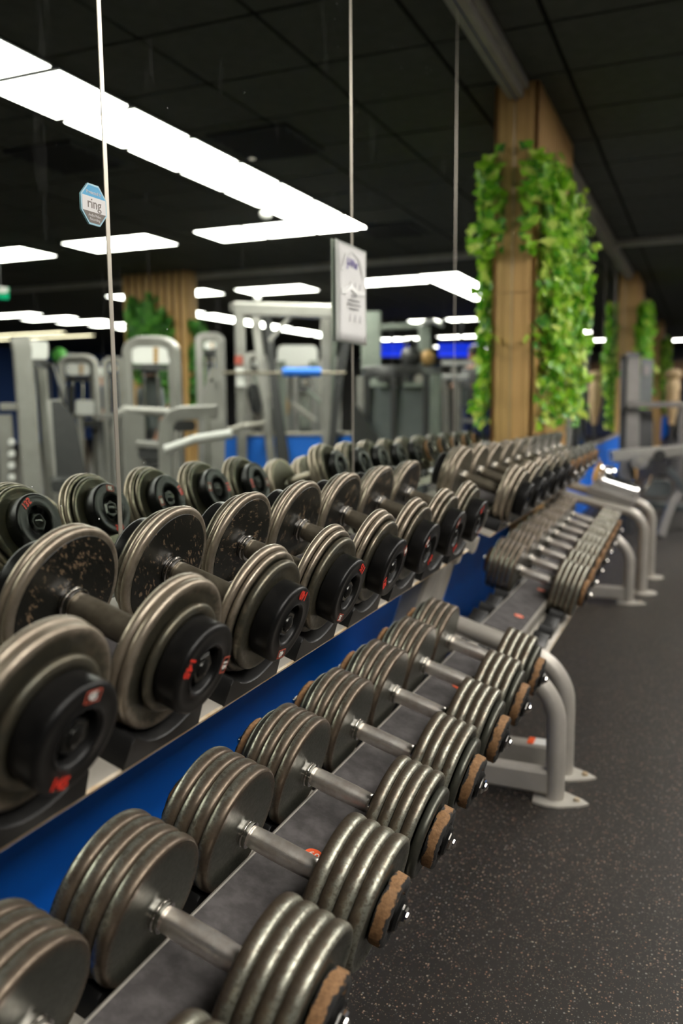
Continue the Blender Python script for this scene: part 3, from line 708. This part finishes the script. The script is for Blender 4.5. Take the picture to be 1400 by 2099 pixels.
def column(y0, y1, label, n, real=True):
    root = empty('wooden_column', (.06, (y0+y1)/2, 0), label, 'column', 'slatted wooden wall columns')
    part(root, 'core', MB().box((.011, y0+.02, 0), (.105, y1-.02, CE)), M['wood_dark'], smooth=False)
    for (a, b) in ((.011, .068), (.070, .127)):
        for z0, z1 in ((0, 1.72), (1.723, CE)):
            part(root, 'end_board', MB().box((a, y0, z0), (b, y0+.02, z1)), M['wood'], smooth=False)
            part(root, 'end_board', MB().box((a, y1-.02, z0), (b, y1, z1)), M['wood'], smooth=False)
    m_ = MB().box((0, -.022, 0), (.022, .022, CE)).mesh('slat', M['wood'], False)
    for i in range(n):
        y = y0+.022+i*(y1-y0-.044)/(n-1); link('slat', m_, root, (.105-.06, y-(y0+y1)/2, 0))
    return root
column(4.72, 5.98, 'slatted wooden column behind the racks, nearest of the wall columns', 17)
column(12.0, 13.3, 'slatted wooden wall column beyond the grey weight tower', 17)
column(19.3, 20.6, 'farthest slatted wooden wall column, seen past the other two', 17)
X_ = Vector((1, 0, 0)); st_ = []
for i in range(34):
    y = random.uniform(4.86, 5.95); st_.append((Vector((.14+random.random()*.05, y, 2.42+random.gauss(0,.05)+max(0,(5.3-y))*.08)), random.uniform(1.1, 1.55) if y < 5.55 else random.uniform(.9, 1.5), X_))
for i in range(7): st_.append((Vector((random.uniform(.06,.14), 4.69, 2.42+random.gauss(0,.03))), random.uniform(.18, .5), Vector((.5, -1, 0)).normalized()))
for i in range(5): st_.append((Vector((.15, random.uniform(4.72,4.84), 2.4)), random.uniform(.4, 1.5), X_))
ivy('ivy', 'bright green hanging ivy on the nearest wooden column', (.16, 5.3, 2.4), st_, 280, 'leaf')
for yy, lab in ((12.0, 'hanging ivy on the second wooden column, past the weight tower'), (19.3, 'hanging ivy on the farthest wooden column')):
    st_ = []
    for i in range(22): st_.append((Vector((.14+random.random()*.06, yy+random.uniform(0, 1.25), 2.45+random.gauss(0,.06))), random.uniform(1.0, 1.7), X_))
    for i in range(6): st_.append((Vector((.17, yy-.02, 2.4)), random.uniform(.6, 1.5), Vector((.7, -.7, 0))))
    ivy('ivy', lab, (.16, yy+.6, 2.4), st_, 0, 'leaf', 1.5)
# free standing column across the aisle
root = empty('slatted_column', (5.62, 9.75, 0), 'free standing slatted wooden column with ivy, seen in the mirror', 'column')
part(root, 'core', MB().box((5.14, 9.33, 0), (6.10, 9.49, CE)), M['wood_dark'], smooth=False)
m_ = MB().box((-.028, -.03, 0), (.028, 0, CE)).mesh('slat', M['wood'], False)
for i in range(9): link('slat', m_, root, (-.48+.028+i*.113, -.42, 0))
m2_ = MB().box((-.03, -.028, 0), (0, .028, CE)).mesh('slat', M['wood'], False)
for i in range(2): link('slat', m2_, root, (-.48, -.37+i*.11, 0))
st_ = []
for i in range(46):
    x = random.triangular(5.2, 6.0, 5.75); st_.append((Vector((x, 9.27, 2.45+random.gauss(0,.1)-abs(x-5.75)*.6)), random.uniform(.5, 1.0), Vector((0, -1, 0))))
for i in range(9): st_.append((Vector((5.08, 9.3+random.random()*.2, 2.2)), random.uniform(.6, 1.2), Vector((-1, -.2, 0)).normalized()))
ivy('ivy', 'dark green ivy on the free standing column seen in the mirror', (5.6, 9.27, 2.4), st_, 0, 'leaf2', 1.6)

# ------------------------------------------------------------------ exercise machines seen in the mirror
class Mach:
    def __init__(s, name, label, z, px, cat='exercise machine', V=PV, group=None):
        s.z = z; s.V = V; p = V(px, 900, z); s.o = empty(name, (p.x, p.y, 0), label, cat, group)
        rv = V(px+10, 900, z)-V(px, 900, z); s.side = Vector((rv.x, rv.y, 0)).normalized()
        dv = V(px, 820, z+1)-V(px, 820, z); s.dep = Vector((dv.x, dv.y, 0)).normalized()
    def p(s, px, py, dz=0): return s.V(px, py, s.z+dz)
    def bar(s, name, pts, w, h, mat='machine', up=None, **k):
        mb = MB(); mb.bar([Vector(q) for q in pts], None, w, h, up or s.dep); return part(s.o, name, mb, M[mat], **k)
    def tube(s, name, pts, r, mat='machine', **k):
        mb = MB(); mb.tube([Vector(q) for q in pts], r, 12); return part(s.o, name, mb, M[mat], **k)
    def slab(s, name, corners, th, mat, dz=0, **k):       # corners in px, extruded in depth
        a = [s.p(x, y, dz) for x, y in corners]; b = [q+s.dep*th for q in a]
        mb = MB(); mb.loft([a, b]); return part(s.o, name, mb, M[mat], **k)
def rnd(x0, y0, x1, y1, r, n=5):
    out = []
    for cx, cy, a0 in ((x1-r, y0+r, -PI/2), (x1-r, y1-r, 0), (x0+r, y1-r, PI/2), (x0+r, y0+r, PI)):
        for a in lin(a0, a0+PI/2, n): out.append((cx+r*math.cos(a), cy+r*math.sin(a)))
    return out
def stack(s, x0, x1, y0, dz, n=12):      # weight stack resting near the floor
    for i in range(n):
        zz = .12+i*.055; a, b = s.p(x0, 900, dz), s.p(x1, 900, dz)
        mb = MB(); mb.bar([fl(a, zz), fl(b, zz)], None, .11, .048); part(s.o, 'weight_block', mb, M['dark'])
def arch(label, z, xl, xr, yt, w, plac, name='pin_loaded_machine', group='pin loaded machines across the aisle'):
    s = Mach(name, label, z, (xl+xr)/2, group=group); r = (xr-xl)*.32
    for dz in (0,):
        pts = [fl(s.p(xl, yt, dz)), fl(s.p(xl, yt, dz), .8)]+[s.p(xl+r-r*math.cos(a), yt+r*.75-r*.75*math.sin(a), dz) for a in lin(0, PI/2, 6)]+[s.p(xr-r+r*math.sin(a), yt+r*.75-r*.75*math.cos(a), dz) for a in lin(0, PI/2, 6)]+[fl(s.p(xr, yt, dz), .8), fl(s.p(xr, yt, dz))]
        s.bar('arch_frame', pts, w, .09)
    s.slab('placard', rnd(xl+10, yt+10, xr-8, yt+10+plac, 8), .02, 'white', -.03)
    s.slab('placard_photo', [(xl+(xr-xl)*.56, yt+12), (xl+(xr-xl)*.66, yt+12), (xl+(xr-xl)*.66, yt+8+plac), (xl+(xr-xl)*.56, yt+8+plac)], .004, 'tan', -.036)
    s.slab('top_shroud', [(xl+8, yt+12+plac), (xr-8, yt+14+plac), (xr-8, yt+22+plac), (xl+8, yt+20+plac)], .2, 'dark', .0)
    s.bar('base_frame', [fl(s.p(xl-10, 900), .04), fl(s.p(xr+10, 900), .04)], .09, .07)
    s.bar('base_frame', [fl(s.p((xl+xr)/2, 900), .04), fl(s.p((xl+xr)/2, 900, .9), .04)], .09, .07)
    stack(s, xl+18, xr-18, 0, .12)
    for q in (.35, .65):
        x = xl+(xr-xl)*q; s.tube('guide_rod', [fl(s.p(x, 900, .12), .05), s.p(x, yt+20+plac, .12)], .012, 'ring')
    return s
s = arch('silver arch-framed machine with a white placard before the slatted column', 6.3, 256, 352, 700, .075, 36)
s.slab('backrest', rnd(288, 770, 326, 845, 10), .07, 'shroud', .35); s.slab('seat', rnd(270, 905, 345, 925, 8), .3, 'pad', .2)
s.slab('head_pad', rnd(285, 745, 320, 768, 9), .06, 'pad', .3)
s = arch('smaller silver arch-framed machine with white placard left of the first seam', 9.0, 122, 190, 735, .08, 24)
s.slab('backrest', rnd(136, 790, 150, 850, 5), .08, 'pad', -.1); s.slab('seat', rnd(160, 862, 235, 876, 5), .35, 'pad', -.2)
s.bar('arm', [s.p(150, 850, -.2), s.p(235, 853, -.2)], .05, .05); s.bar('support', [fl(s.p(160, 850, -.2)), s.p(160, 850, -.2)], .06, .06); s.bar('support', [fl(s.p(214, 850, -.2)), s.p(214, 850, -.2)], .06, .06)
s.slab('console', rnd(152, 820, 190, 850, 6), .1, 'white', -.25)
# black bench with tall grey upright at the left edge
s = Mach('chest_press_machine', 'tall silver upright with a black back pad at the left edge of the mirror', 5.6, 60, group='pin loaded machines across the aisle')
s.bar('upright', [fl(s.p(48, 700)), s.p(42, 720), s.p(36, 695)], .13, .10); s.bar('upright', [fl(s.p(88, 700, .3)), s.p(80, 760, .3), s.p(62, 700, .3)], .07, .10)
s.slab('placard', rnd(55, 700, 94, 736, 6), .06, 'white', -.02); s.slab('shroud', [(55,738),(94,738),(90,755),(58,750)], .12, 'dark')
s.bar('arm', [s.p(0, 834), s.p(34, 834)], .05, .08); s.bar('upright', [fl(s.p(4, 850)), s.p(4, 850)], .10, .08)
c = [(100, 822), (118, 822), (150, 860), (176, 1000), (112, 1000)]
s.slab('back_pad', c, .09, 'pad', -.3); s.slab('pad_frame', [(90, 820), (120, 818), (118, 824), (101, 826), (120, 1000), (108, 1000)], .06, 'machine', -.27)
s.bar('base_frame', [fl(s.p(20, 900), .04), fl(s.p(190, 900, -.3), .04)], .08, .08); s.bar('seat_post', [fl(s.p(140, 900, -.25)), s.p(140, 990, -.25)], .06, .06)
s.tube('cable', [s.p(80, 745, -.05), s.p(104, 750, -.15), s.p(116, 790, -.2), s.p(130, 830, -.2)], .01, 'pad')
s.slab('seat', rnd(100, 985, 200, 1010, 8), .35, 'pad', -.65)
for i in range(4): s.slab('adjuster_knob', rnd(12, 900+i*24, 26, 912+i*24, 5), .03, 'white', -.02)
# open tubular frame in front of the column
s = Mach('leg_press_machine', 'low silver tubular frame with curved rails in front of the slatted column', 5.2, 350, group='low tubular machines')
s.tube('rear_rail', [fl(s.p(232, 850)), s.p(233, 870), s.p(238, 848), s.p(252, 840), s.p(345, 846)], .028)
s.bar('curved_rail', [fl(s.p(330, 930)), s.p(333, 905), s.p(336, 870), s.p(348, 853), s.p(368, 846), s.p(440, 844)], .085, .05)
s.tube('push_bar', [s.p(333, 922, -.2), s.p(395, 900, -.2), s.p(470, 889, -.2)], .027, 'white')
s.bar('cross_rail', [s.p(275, 910), s.p(335, 914)], .04, .05); s.bar('post', [fl(s.p(412, 900)), s.p(416, 850)], .05, .05); s.bar('post', [fl(s.p(265, 900)), s.p(268, 846)], .14, .05)
s.slab('weight_shroud', [(427, 756), (440, 752), (450, 760), (457, 850), (455, 1000), (420, 1000), (420, 880), (400, 850)], .16, 'machine', .25)
s.slab('seat', rnd(278, 920, 335, 940, 8), .3, 'pad', .0); s.slab('foot_pad', rnd(350, 862, 395, 884, 8), .1, 'dark', .1)
s.bar('base_frame', [fl(s.p(240, 900), .04), fl(s.p(450, 900), .04)], .08, .08)
for x in (381, 425): s.slab('bolt', rnd(x, 776 if x > 400 else 888, x+7, 783 if x > 400 else 895, 3), .02, 'ring', .2)
# barbell / smith frame
s = Mach('smith_machine', 'large silver smith machine frame with a blue pad on its barbell', 8.2, 590)
for x, d in ((487, 0), (664, .2)):
    s.bar('upright', [fl(s.p(x, 700, d)), s.p(x, 632, d)], .10, .10, 'machine')
s.bar('top_beam', [s.p(478, 634), s.p(700, 640)], .13, .10, 'machine'); s.bar('top_beam', [s.p(478, 630), s.p(500, 640, .9)], .08, .10)
s.bar('slanted_guide', [s.p(520, 650, .3), s.p(536, 780, .3), fl(s.p(562, 920, .3))], .09, .08, 'machine')
s.slab('dark_panel', [(536, 650), (552, 650), (563, 760), (588, 925), (597, 1010), (568, 1010), (560, 900), (546, 740)], .05, 'pad', .22)
s.bar('slanted_guide', [s.p(681, 650, .3), s.p(672, 780, .3), fl(s.p(655, 920, .3))], .09, .08, 'machine2')
s.slab('dark_panel', [(703, 690), (716, 690), (699, 780), (683, 925), (679, 1010), (661, 1010), (674, 860), (687, 740)], .05, 'pad', .22)
s.bar('brace', [s.p(548, 700), s.p(590, 650)], .04, .04)
s.tube('barbell', [s.p(436, 765, -.1), s.p(705, 765, -.1)], .014, 'grip_up'); s.tube('foam_pad', [s.p(576, 763, -.1), s.p(654, 763, -.1)], .042, 'bluepad')
s.slab('red_label', rnd(478, 729, 494, 747, 3), .01, 'red_frame', -.07); s.slab('white_label', [(479,754),(495,754),(497,792),(481,792)], .01, 'white', -.07)
s.tube('safety_arm', [s.p(462, 882, -.2), s.p(500, 872, -.1), s.p(538, 868, .1)], .024, 'trim')
s.bar('base_frame', [fl(s.p(487, 900), .05), fl(s.p(664, 900, .2), .05)], .1, .08); s.tube('lever', [s.p(626, 800, .4), s.p(662, 832, .4)], .02, 'machine2')
for i in range(3): 
    a = s.p(515+i*3, 805+i*12, .1); mb = MB(); mb.lathe([(-.02,.02),(-.02,.09),(.02,.09),(.02,.02)], 20, (a.x, a.y, a.z)); part(s.o, 'weight_disc', mb, M['pad'])
# white shrouded machine and floor panels seen through the frame
s = Mach('white_shroud_machine', 'pale machine with a white shroud seen through the barbell frame', 12.5, 610)
s.slab('shroud', rnd(566, 708, 648, 752, 12), .5, 'white'); s.bar('post', [fl(s.p(575, 740)), s.p(575, 740)], .12, .12, 'machine2'); s.bar('post', [fl(s.p(640, 740)), s.p(640, 740)], .12, .12, 'machine2')
s.slab('backrest', rnd(590, 815, 632, 880, 6), .1, 'shroud', .2); s.slab('side_panel', [(560,770),(572,770),(590,830),(588,850),(575,850)], .2, 'tan', .1)
s = Mach('low_partition', 'low bright blue partition wall behind the barbell frame', 7.9, 600, cat='partition')
mb = MB(); a, b = fl(PV(440, 890, 8.6)), fl(PV(728, 902, 8.6)); mb.bar([a+Vector((0,0,.40)), b+Vector((0,0,.40))], None, .1, .8); part(s.o, 'panel', mb, M['bluepad'])
mb = MB(); mb.bar([a+Vector((0,0,.82)), b+Vector((0,0,.82))], None, .13, .03); part(s.o, 'cap_rail', mb, M['trim'])
# twin stack tower with round top
s = Mach('twin_stack_tower', 'dark round-topped cable tower with two grey weight shrouds', 7.6, 820)
c = s.p(820, 762, .35); ring = lambda zz, rr: [c+s.side*(rr*math.cos(a))+s.dep*(rr*.62*math.sin(a))+Vector((0,0,zz)) for a in lin(0, 2*PI*39/40, 40)]
mb = MB(); mb.loft([ring(-.055, .36), ring(-.04, .38), ring(.035, .38), ring(.05, .365)]); part(s.o, 'round_top', mb, M['dark'])
for x0, x1 in ((754, 800), (806, 864)):
    s.slab('weight_shroud', rnd(x0, 792, x1, 1040, 5), .25, 'shroud', .15); s.slab('top_plate', rnd(x0+16, 784, x1-10, 793, 3), .1, 'machine2', .1)
for x in (748, 803, 869): s.bar('post', [fl(s.p(x, 800, .1)), s.p(x, 770, .1)], .055, .08, 'dark')
s.bar('side_post', [fl(s.p(889, 800, .1)), s.p(889, 768, .1)], .1, .10, 'machine2'); s.bar('side_post', [fl(s.p(735, 800, .1)), s.p(735, 772, .1)], .07, .08, 'machine')
s.bar('rear_mast', [fl(s.p(868, 800, .8)), s.p(866, 668, .8)], .12, .1, 'machine2'); s.bar('mast_cap', [s.p(858, 664, .7), s.p(878, 658, .8), s.p(904, 668, .9)], .04, .03, 'white')
s.bar('rear_mast', [fl(s.p(757, 800, .8)), s.p(757, 640, .8)], .2, .1, 'machine2'); s.bar('header', [s.p(757, 672, .8), s.p(868, 668, .8)], .06, .06, 'machine2')
for x in (778, 800, 826, 854): 
    a = s.p(x, 776, .12); mb = MB(); mb.tube([a, a+s.dep*.04], .04, 16); part(s.o, 'pulley', mb, M['trim' if x == 854 else 'dark'])
s.slab('bench_pad', [(716,835),(724,828),(764,890),(790,920),(716,920)], .25, 'pad', -.2)
bl = empty('medicine_ball', s.p(872, 740, .35), 'tan leather ball lying on top of the round tower', 'ball')
bl.location.z = c.z+.05+.075; link('shell', MB().lathez([(.075*math.sin(a), .0752*math.cos(a)+.0005) for a in lin(-PI/2, PI/2, 13)], 20).mesh('shell', M['tan']), bl)
link('seam', MB().lathez([(-.004,.0762),(.004,.0762),(.004,.074),(-.004,.074)], 20).mesh('seam', M['dark']), bl, rot=(1.2, .3, 0))
kb = empty('kettlebell', s.p(838, 738, .35), 'black kettlebell standing on top of the round tower', 'kettlebell'); kb.location.z = c.z+.05
link('bell', MB().lathez([(0,.06),(.02,.085),(.08,.105),(.14,.09),(.175,.05),(.18,.01)], 24).mesh('bell', M['pad']), kb)
g = MB(); g.tube([Vector((.06*math.cos(a), 0, .17+.075*math.sin(a))) for a in lin(-.2, PI+.2, 12)], .016, 10); link('handle', g.mesh('handle', M['pad']), kb)
# tv screens
for (x0, x1, zz, lab) in ((768, 834, 17, 'bright blue wall screen above the round-topped tower'), (897, 990, 17, 'bright blue wall screen left of the ivy column')):
    s = Mach('wall_screen', lab, zz, (x0+x1)/2, cat='screen')
    s.slab('bezel', [(x0-2, 703), (x1+2, 703), (x1+2, 734), (x0-2, 734)], .06, 'dark'); s.slab('display', [(x0, 717), (x1, 717), (x1, 731), (x0, 731)], .01, 'screen', -.012); s.slab('display', [(x0, 705), (x1, 705), (x1, 714), (x0, 714)], .01, 'screen', -.012)
    s.bar('ceiling_bracket', [s.p((x0+x1)/2, 705), Vector((s.p((x0+x1)/2, 705).x, s.p((x0+x1)/2, 705).y, CE))], .06, .06, 'dark')
# treadmill
s = Mach('treadmill', 'silver treadmill console and rails left of the ivy column', 10.5, 930)
s.bar('console_beam', [s.p(903, 744), s.p(965, 744)], .06, .1, 'white'); s.tube('hand_bar', [s.p(900, 773), s.p(957, 773)], .03, 'white'); s.bar('console_post', [s.p(928, 744), s.p(926, 775)], .07, .05, 'machine')
for x in (903, 928): s.tube('leaning_post', [s.p(x, 770), s.p(x+8, 800, .1), s.p(x+9, 850, .3), fl(s.p(x+12, 880, .4))], .04, 'trim')
s.bar('deck', [fl(s.p(915, 900, .3), .12), fl(s.p(960, 900, 1.6), .12)], .6, .1, 'pad', Vector((0,0,1))); s.slab('side_panel', rnd(938, 795, 958, 835, 6), .1, 'shroud', .4)
s.bar('front_rail', [s.p(945, 862), s.p(990, 864)], .05, .05, 'machine')
# left-over tall machine behind arch 2 and column gap
s = arch('dark arch-framed machine with a white lamp-like cap left of the slatted column', 10.5, 212, 246, 738, .07, 14)
s = arch('pale arch-framed machine just right of the slatted column', 9.5, 405, 448, 690, .09, 16)
# dense row of machines farther back, seen through the barbell frame
for i, (xl, xr, yt, zz) in enumerate(((505, 538, 728, 13.2), (548, 584, 742, 14.5), (655, 690, 738, 13.6), (602, 640, 768, 11.5))):
    s = arch(('leftmost', 'second', 'rightmost', 'nearest')[i]+' pale machine in the far row seen through the barbell frame', zz, xl, xr, yt, .09, 12, group='machines in the far row')
    s.slab('side_cover', rnd(xl+8, yt+40, xr-4, yt+110, 6), .2, 'machine2', .3); s.tube('lever', [s.p(xl-6, yt+60, -.3), s.p(xr+4, yt+95, -.3)], .03, 'trim')
# exit sign
s = Mach('exit_sign', 'green exit sign hanging at the left edge of the mirror', 9.3, 5, cat='sign')
s.slab('housing', [(-22, 586), (15, 590), (15, 613), (-22, 610)], .06, 'exit'); s.slab('white_panel', [(-5, 587), (14, 590), (12, 600), (-8, 602)], .01, 'white', -.012)
s.bar('hanger', [s.p(-4, 588), Vector((s.p(-4, 588).x, s.p(-4, 588).y, CE))], .02, .02, 'dark')
# green ball on a wall shelf
s = Mach('ball_shelf', 'small wall shelf near the blue wall holding the green ball', 13, 120, cat='shelf')
s.bar('board', [s.p(95, 746), s.p(148, 746)], .3, .03, 'dark', Vector((0,0,1)))
for x in (98, 145): s.bar('post', [fl(s.p(x, 746)), s.p(x, 746)], .04, .04, 'dark')
gb = empty('exercise_ball', s.p(120, 746)+Vector((0,0,.13)), 'light green ball beyond the smaller arch machine', 'ball')
link('shell', MB().lathez([(.115*math.sin(a), .115*math.cos(a)+.0005) for a in lin(-PI/2, PI/2, 15)], 24).mesh('shell', M['green']), gb)

# ------------------------------------------------------------------ machines in the open room, right of the racks
s = Mach('cable_weight_tower', 'grey weight tower with a horizontal arm at the right edge', 8.6, 1320, V=PR)
s.slab('tall_cover', [(1286, 732), (1312, 732), (1310, 960), (1282, 960)], .12, 'shroud2'); s.slab('rear_cover', [(1314, 734), (1340, 738), (1336, 825), (1310, 825)], .25, 'shroud', .1)
s.slab('side_cover', [(1272, 728), (1285, 730), (1282, 960), (1268, 960)], .3, 'dark', .05); s.slab('cap', [(1280, 724), (1300, 722), (1314, 726), (1308, 734), (1286, 734)], .2, 'dark', -.02)
s.bar('arm', [s.p(1290, 830, -.1), s.p(1405, 829, -.1)], .06, .06, 'shroud2'); s.slab('lower_cover', [(1292, 838), (1338, 840), (1338, 960), (1290, 960)], .15, 'dark', .1)
s.slab('weight_selector', rnd(1318, 748, 1332, 770, 3), .02, 'shroud2', .08); s.bar('base_frame', [fl(s.p(1280, 900), .04), fl(s.p(1400, 900), .04)], .1, .08, 'shroud2')
s.bar('post', [fl(s.p(1398, 900)), s.p(1398, 829)], .07, .07, 'shroud2')
s = Mach('leg_curl_bench', 'silver bench with round roller pads beside the blue wall', 7.1, 1330, V=PR)
s.bar('main_beam', [s.p(1252, 936), s.p(1345, 928), s.p(1420, 922)], .10, .13, 'machine')
s.tube('roller_pad', [s.p(1312, 944, -.25), s.p(1312, 941, .2)], .068, 'machine'); s.tube('roller_hub', [s.p(1312, 944, -.27), s.p(1312, 944, -.25)], .03, 'trim'); s.tube('roller_pad', [s.p(1352, 935, -.1), s.p(1352, 935, .3)], .05, 'pad')
s.bar('neck', [s.p(1284, 940), s.p(1280, 968), s.p(1288, 1000)], .10, .1, 'shroud2'); s.slab('pivot_cover', [(1262, 965), (1300, 960), (1302, 985), (1262, 990)], .15, 'dark', .05)
s.slab('side_cover', rnd(1320, 985, 1376, 1016, 12), .2, 'shroud', .1); s.bar('front_leg', [s.p(1392, 1010), s.p(1378, 1030), fl(s.p(1354, 1108))], .07, .07, 'shroud2')
s.slab('rubber_foot', rnd(1338, 1106, 1364, 1116, 4), .12, 'pad', -.05); s.bar('base_frame', [s.p(1325, 1035, .5), s.p(1420, 1042, .5)], .06, .12, 'shroud'); s.bar('support', [fl(s.p(1290, 1000, .1)), s.p(1288, 990, .1)], .08, .08, 'dark')
s.bar('upper_frame', [s.p(1370, 960), s.p(1400, 1000), s.p(1420, 1030)], .05, .05, 'shroud')
# torso dummy and far tower
s = Mach('torso_dummy', 'beige headless torso dummy on a stand, mirrored left of the second ivy column', 13, 1217, cat='torso dummy', V=PV)
c = s.p(1216, 870); h0 = c.z
prof = [(870,.05),(860,.055),(845,.085),(825,.115),(808,.105),(795,.125),(786,.10),(781,.085),(778,.12),(770,.14),(764,.11),(761,.03)]
mb = MB(); mb.lathez([((870-y)/F_PX*13, r*.9) for y, r in prof], 24, (c.x, c.y, h0)); part(s.o, 'torso', mb, M['beige'])
mb = MB(); mb.lathez([(0,.16),(.03,.16),(.05,.03),(h0,.03)], 20, (c.x, c.y, 0)); part(s.o, 'stand', mb, M['dark'])
# wood valance and far counter at the back
far = Mach('wooden_valance', 'brown wooden valance along the back of the gym', 24, 1210, cat='valance', V=PR)
mb = MB(); mb.box((.03, 28.5, 1.75), (6, 28.7, 2.35)); part(far.o, 'board', mb, M['wood_dark'], smooth=False)
mb = MB(); mb.box((.4, 28.4, 0), (6, 28.49, 1.7)); part(far.o, 'lower_panel', mb, M['navy'], smooth=False)
rl = Mach('alarm_light', 'small round red light on the back wall by the right edge', 26, 1372, cat='light', V=PR)
mb = MB(); a = rl.p(1372, 722); mb.lathez([(-.05,.05),(0,.09),(.05,.05)], 16, (a.x, a.y, a.z)); part(rl.o, 'lens', mb, M['red_print']); rl.bar('bracket', [a, Vector((a.x, a.y, CE))], .03, .03, 'dark')

# ------------------------------------------------------------------ people far off in the room
def person(base, face, label, shirt, trousers, hair, cap=None, h=1.72, arm=0.):
    o = empty('person', base, label, 'person'); o.rotation_euler.z = face; k = h/1.72
    me = bpy.data.meshes.new('body'); V = [(0,0,.95),(0,0,1.12),(0,0,1.36),(0,0,1.46),(0,0,1.52),(0,-.01,1.58),(0,0,1.66)]
    E = [(0,1),(1,2),(2,3),(3,4),(4,5),(5,6)]; R = [(.15,.11),(.13,.10),(.16,.11),(.09,.08),(.052,.055),(.075,.09),(.07,.085)]
    for s_ in (-1, 1):
        b = len(V); V += [(s_*.17,0,1.40),(s_*.22,.02,1.12+arm*.1),(s_*.21,-.08-.1*arm,.88+arm*.3),(s_*.20,-.12-.12*arm,.80+arm*.36)]; R += [(.06,.06),(.042,.045),(.032,.035),(.035,.022)]; E += [(2,b),(b,b+1),(b+1,b+2),(b+2,b+3)]
        b = len(V); V += [(s_*.09,0,.88),(s_*.10,-.01,.5),(s_*.10,.02,.09),(s_*.10,-.13,.04)]; R += [(.09,.095),(.058,.062),(.04,.045),(.035,.03)]; E += [(0,b),(b,b+1),(b+1,b+2),(b+2,b+3)]
    me.from_pydata([(x*k,y*k,z*k) for x, y, z in V], E, [])
    for mt in (M['skin'], shirt, trousers): me.materials.append(mt)
    b = link('body', me, o); b.modifiers.new('skin', 'SKIN'); 
    for i, r in enumerate(R): me.skin_vertices[0].data[i].radius = (r[0]*k, r[1]*k)
    me.skin_vertices[0].data[0].use_root = True
    ss = b.modifiers.new('sub', 'SUBSURF'); ss.levels = 1; ss.render_levels = 1
    bpy.context.view_layer.update(); dg = bpy.context.evaluated_depsgraph_get(); em = bpy.data.meshes.new_from_object(b.evaluated_get(dg))
    b.modifiers.clear(); b.data = em
    em.materials.clear()
    for mt in (M['skin'], shirt, trousers): em.materials.append(mt)
    for p_ in em.polygons:
        z = p_.center.z/k; x = abs(p_.center.x)/k
        p_.material_index = 2 if z < .95 and x < .17 else 1 if (.93 < z < 1.44 and (x < .19 or z > 1.2)) else 0
        p_.use_smooth = True
    g = MB(); g.lathez([(1.60*k, .088*k), (1.66*k, .096*k), (1.72*k, .07*k), (1.745*k, .005)], 20, (0, .012, 0)); link('hair' if not cap else 'cap', g.mesh('hair', cap or hair), o)
    for s_ in (-1, 1): link('eye', MB().lathez([(-.008,.004),(0,.01),(.008,.004)], 8).mesh('eye', M['dark_hair']), o, (s_*.03*k, -.083*k, 1.60*k))
    link('nose', MB().add([(-.012,0,-.02),(.012,0,-.02),(0,-.025,-.018),(0,.0,.025)], [(0,1,2),(0,2,3),(1,2,3)]).mesh('nose', M['skin']), o, (0, -.085*k, 1.585*k))
    link('mouth', MB().box((-.02,-.003,-.003),(.02,.003,.003)).mesh('mouth', M['red_frame']), o, (0, -.086*k, 1.545*k))
a = PV(204, 800, 14); person(fl(a), .6, 'person in a white cap and dark clothes standing beyond the arch machines', M['navy'], M['dark'], M['dark_hair'], M['white'])
a = PV(303, 780, 8.6); person(fl(a), .3, 'dark haired person in a grey shirt behind the arch-framed machine', M['shroud'], M['dark'], M['dark_hair'], h=1.56)
a = PV(968, 780, 11.6); person(fl(a, .17), .5, 'person in dark sportswear on the treadmill left of the ivy column', M['dark'], M['navy'], M['dark_hair'], arm=1)
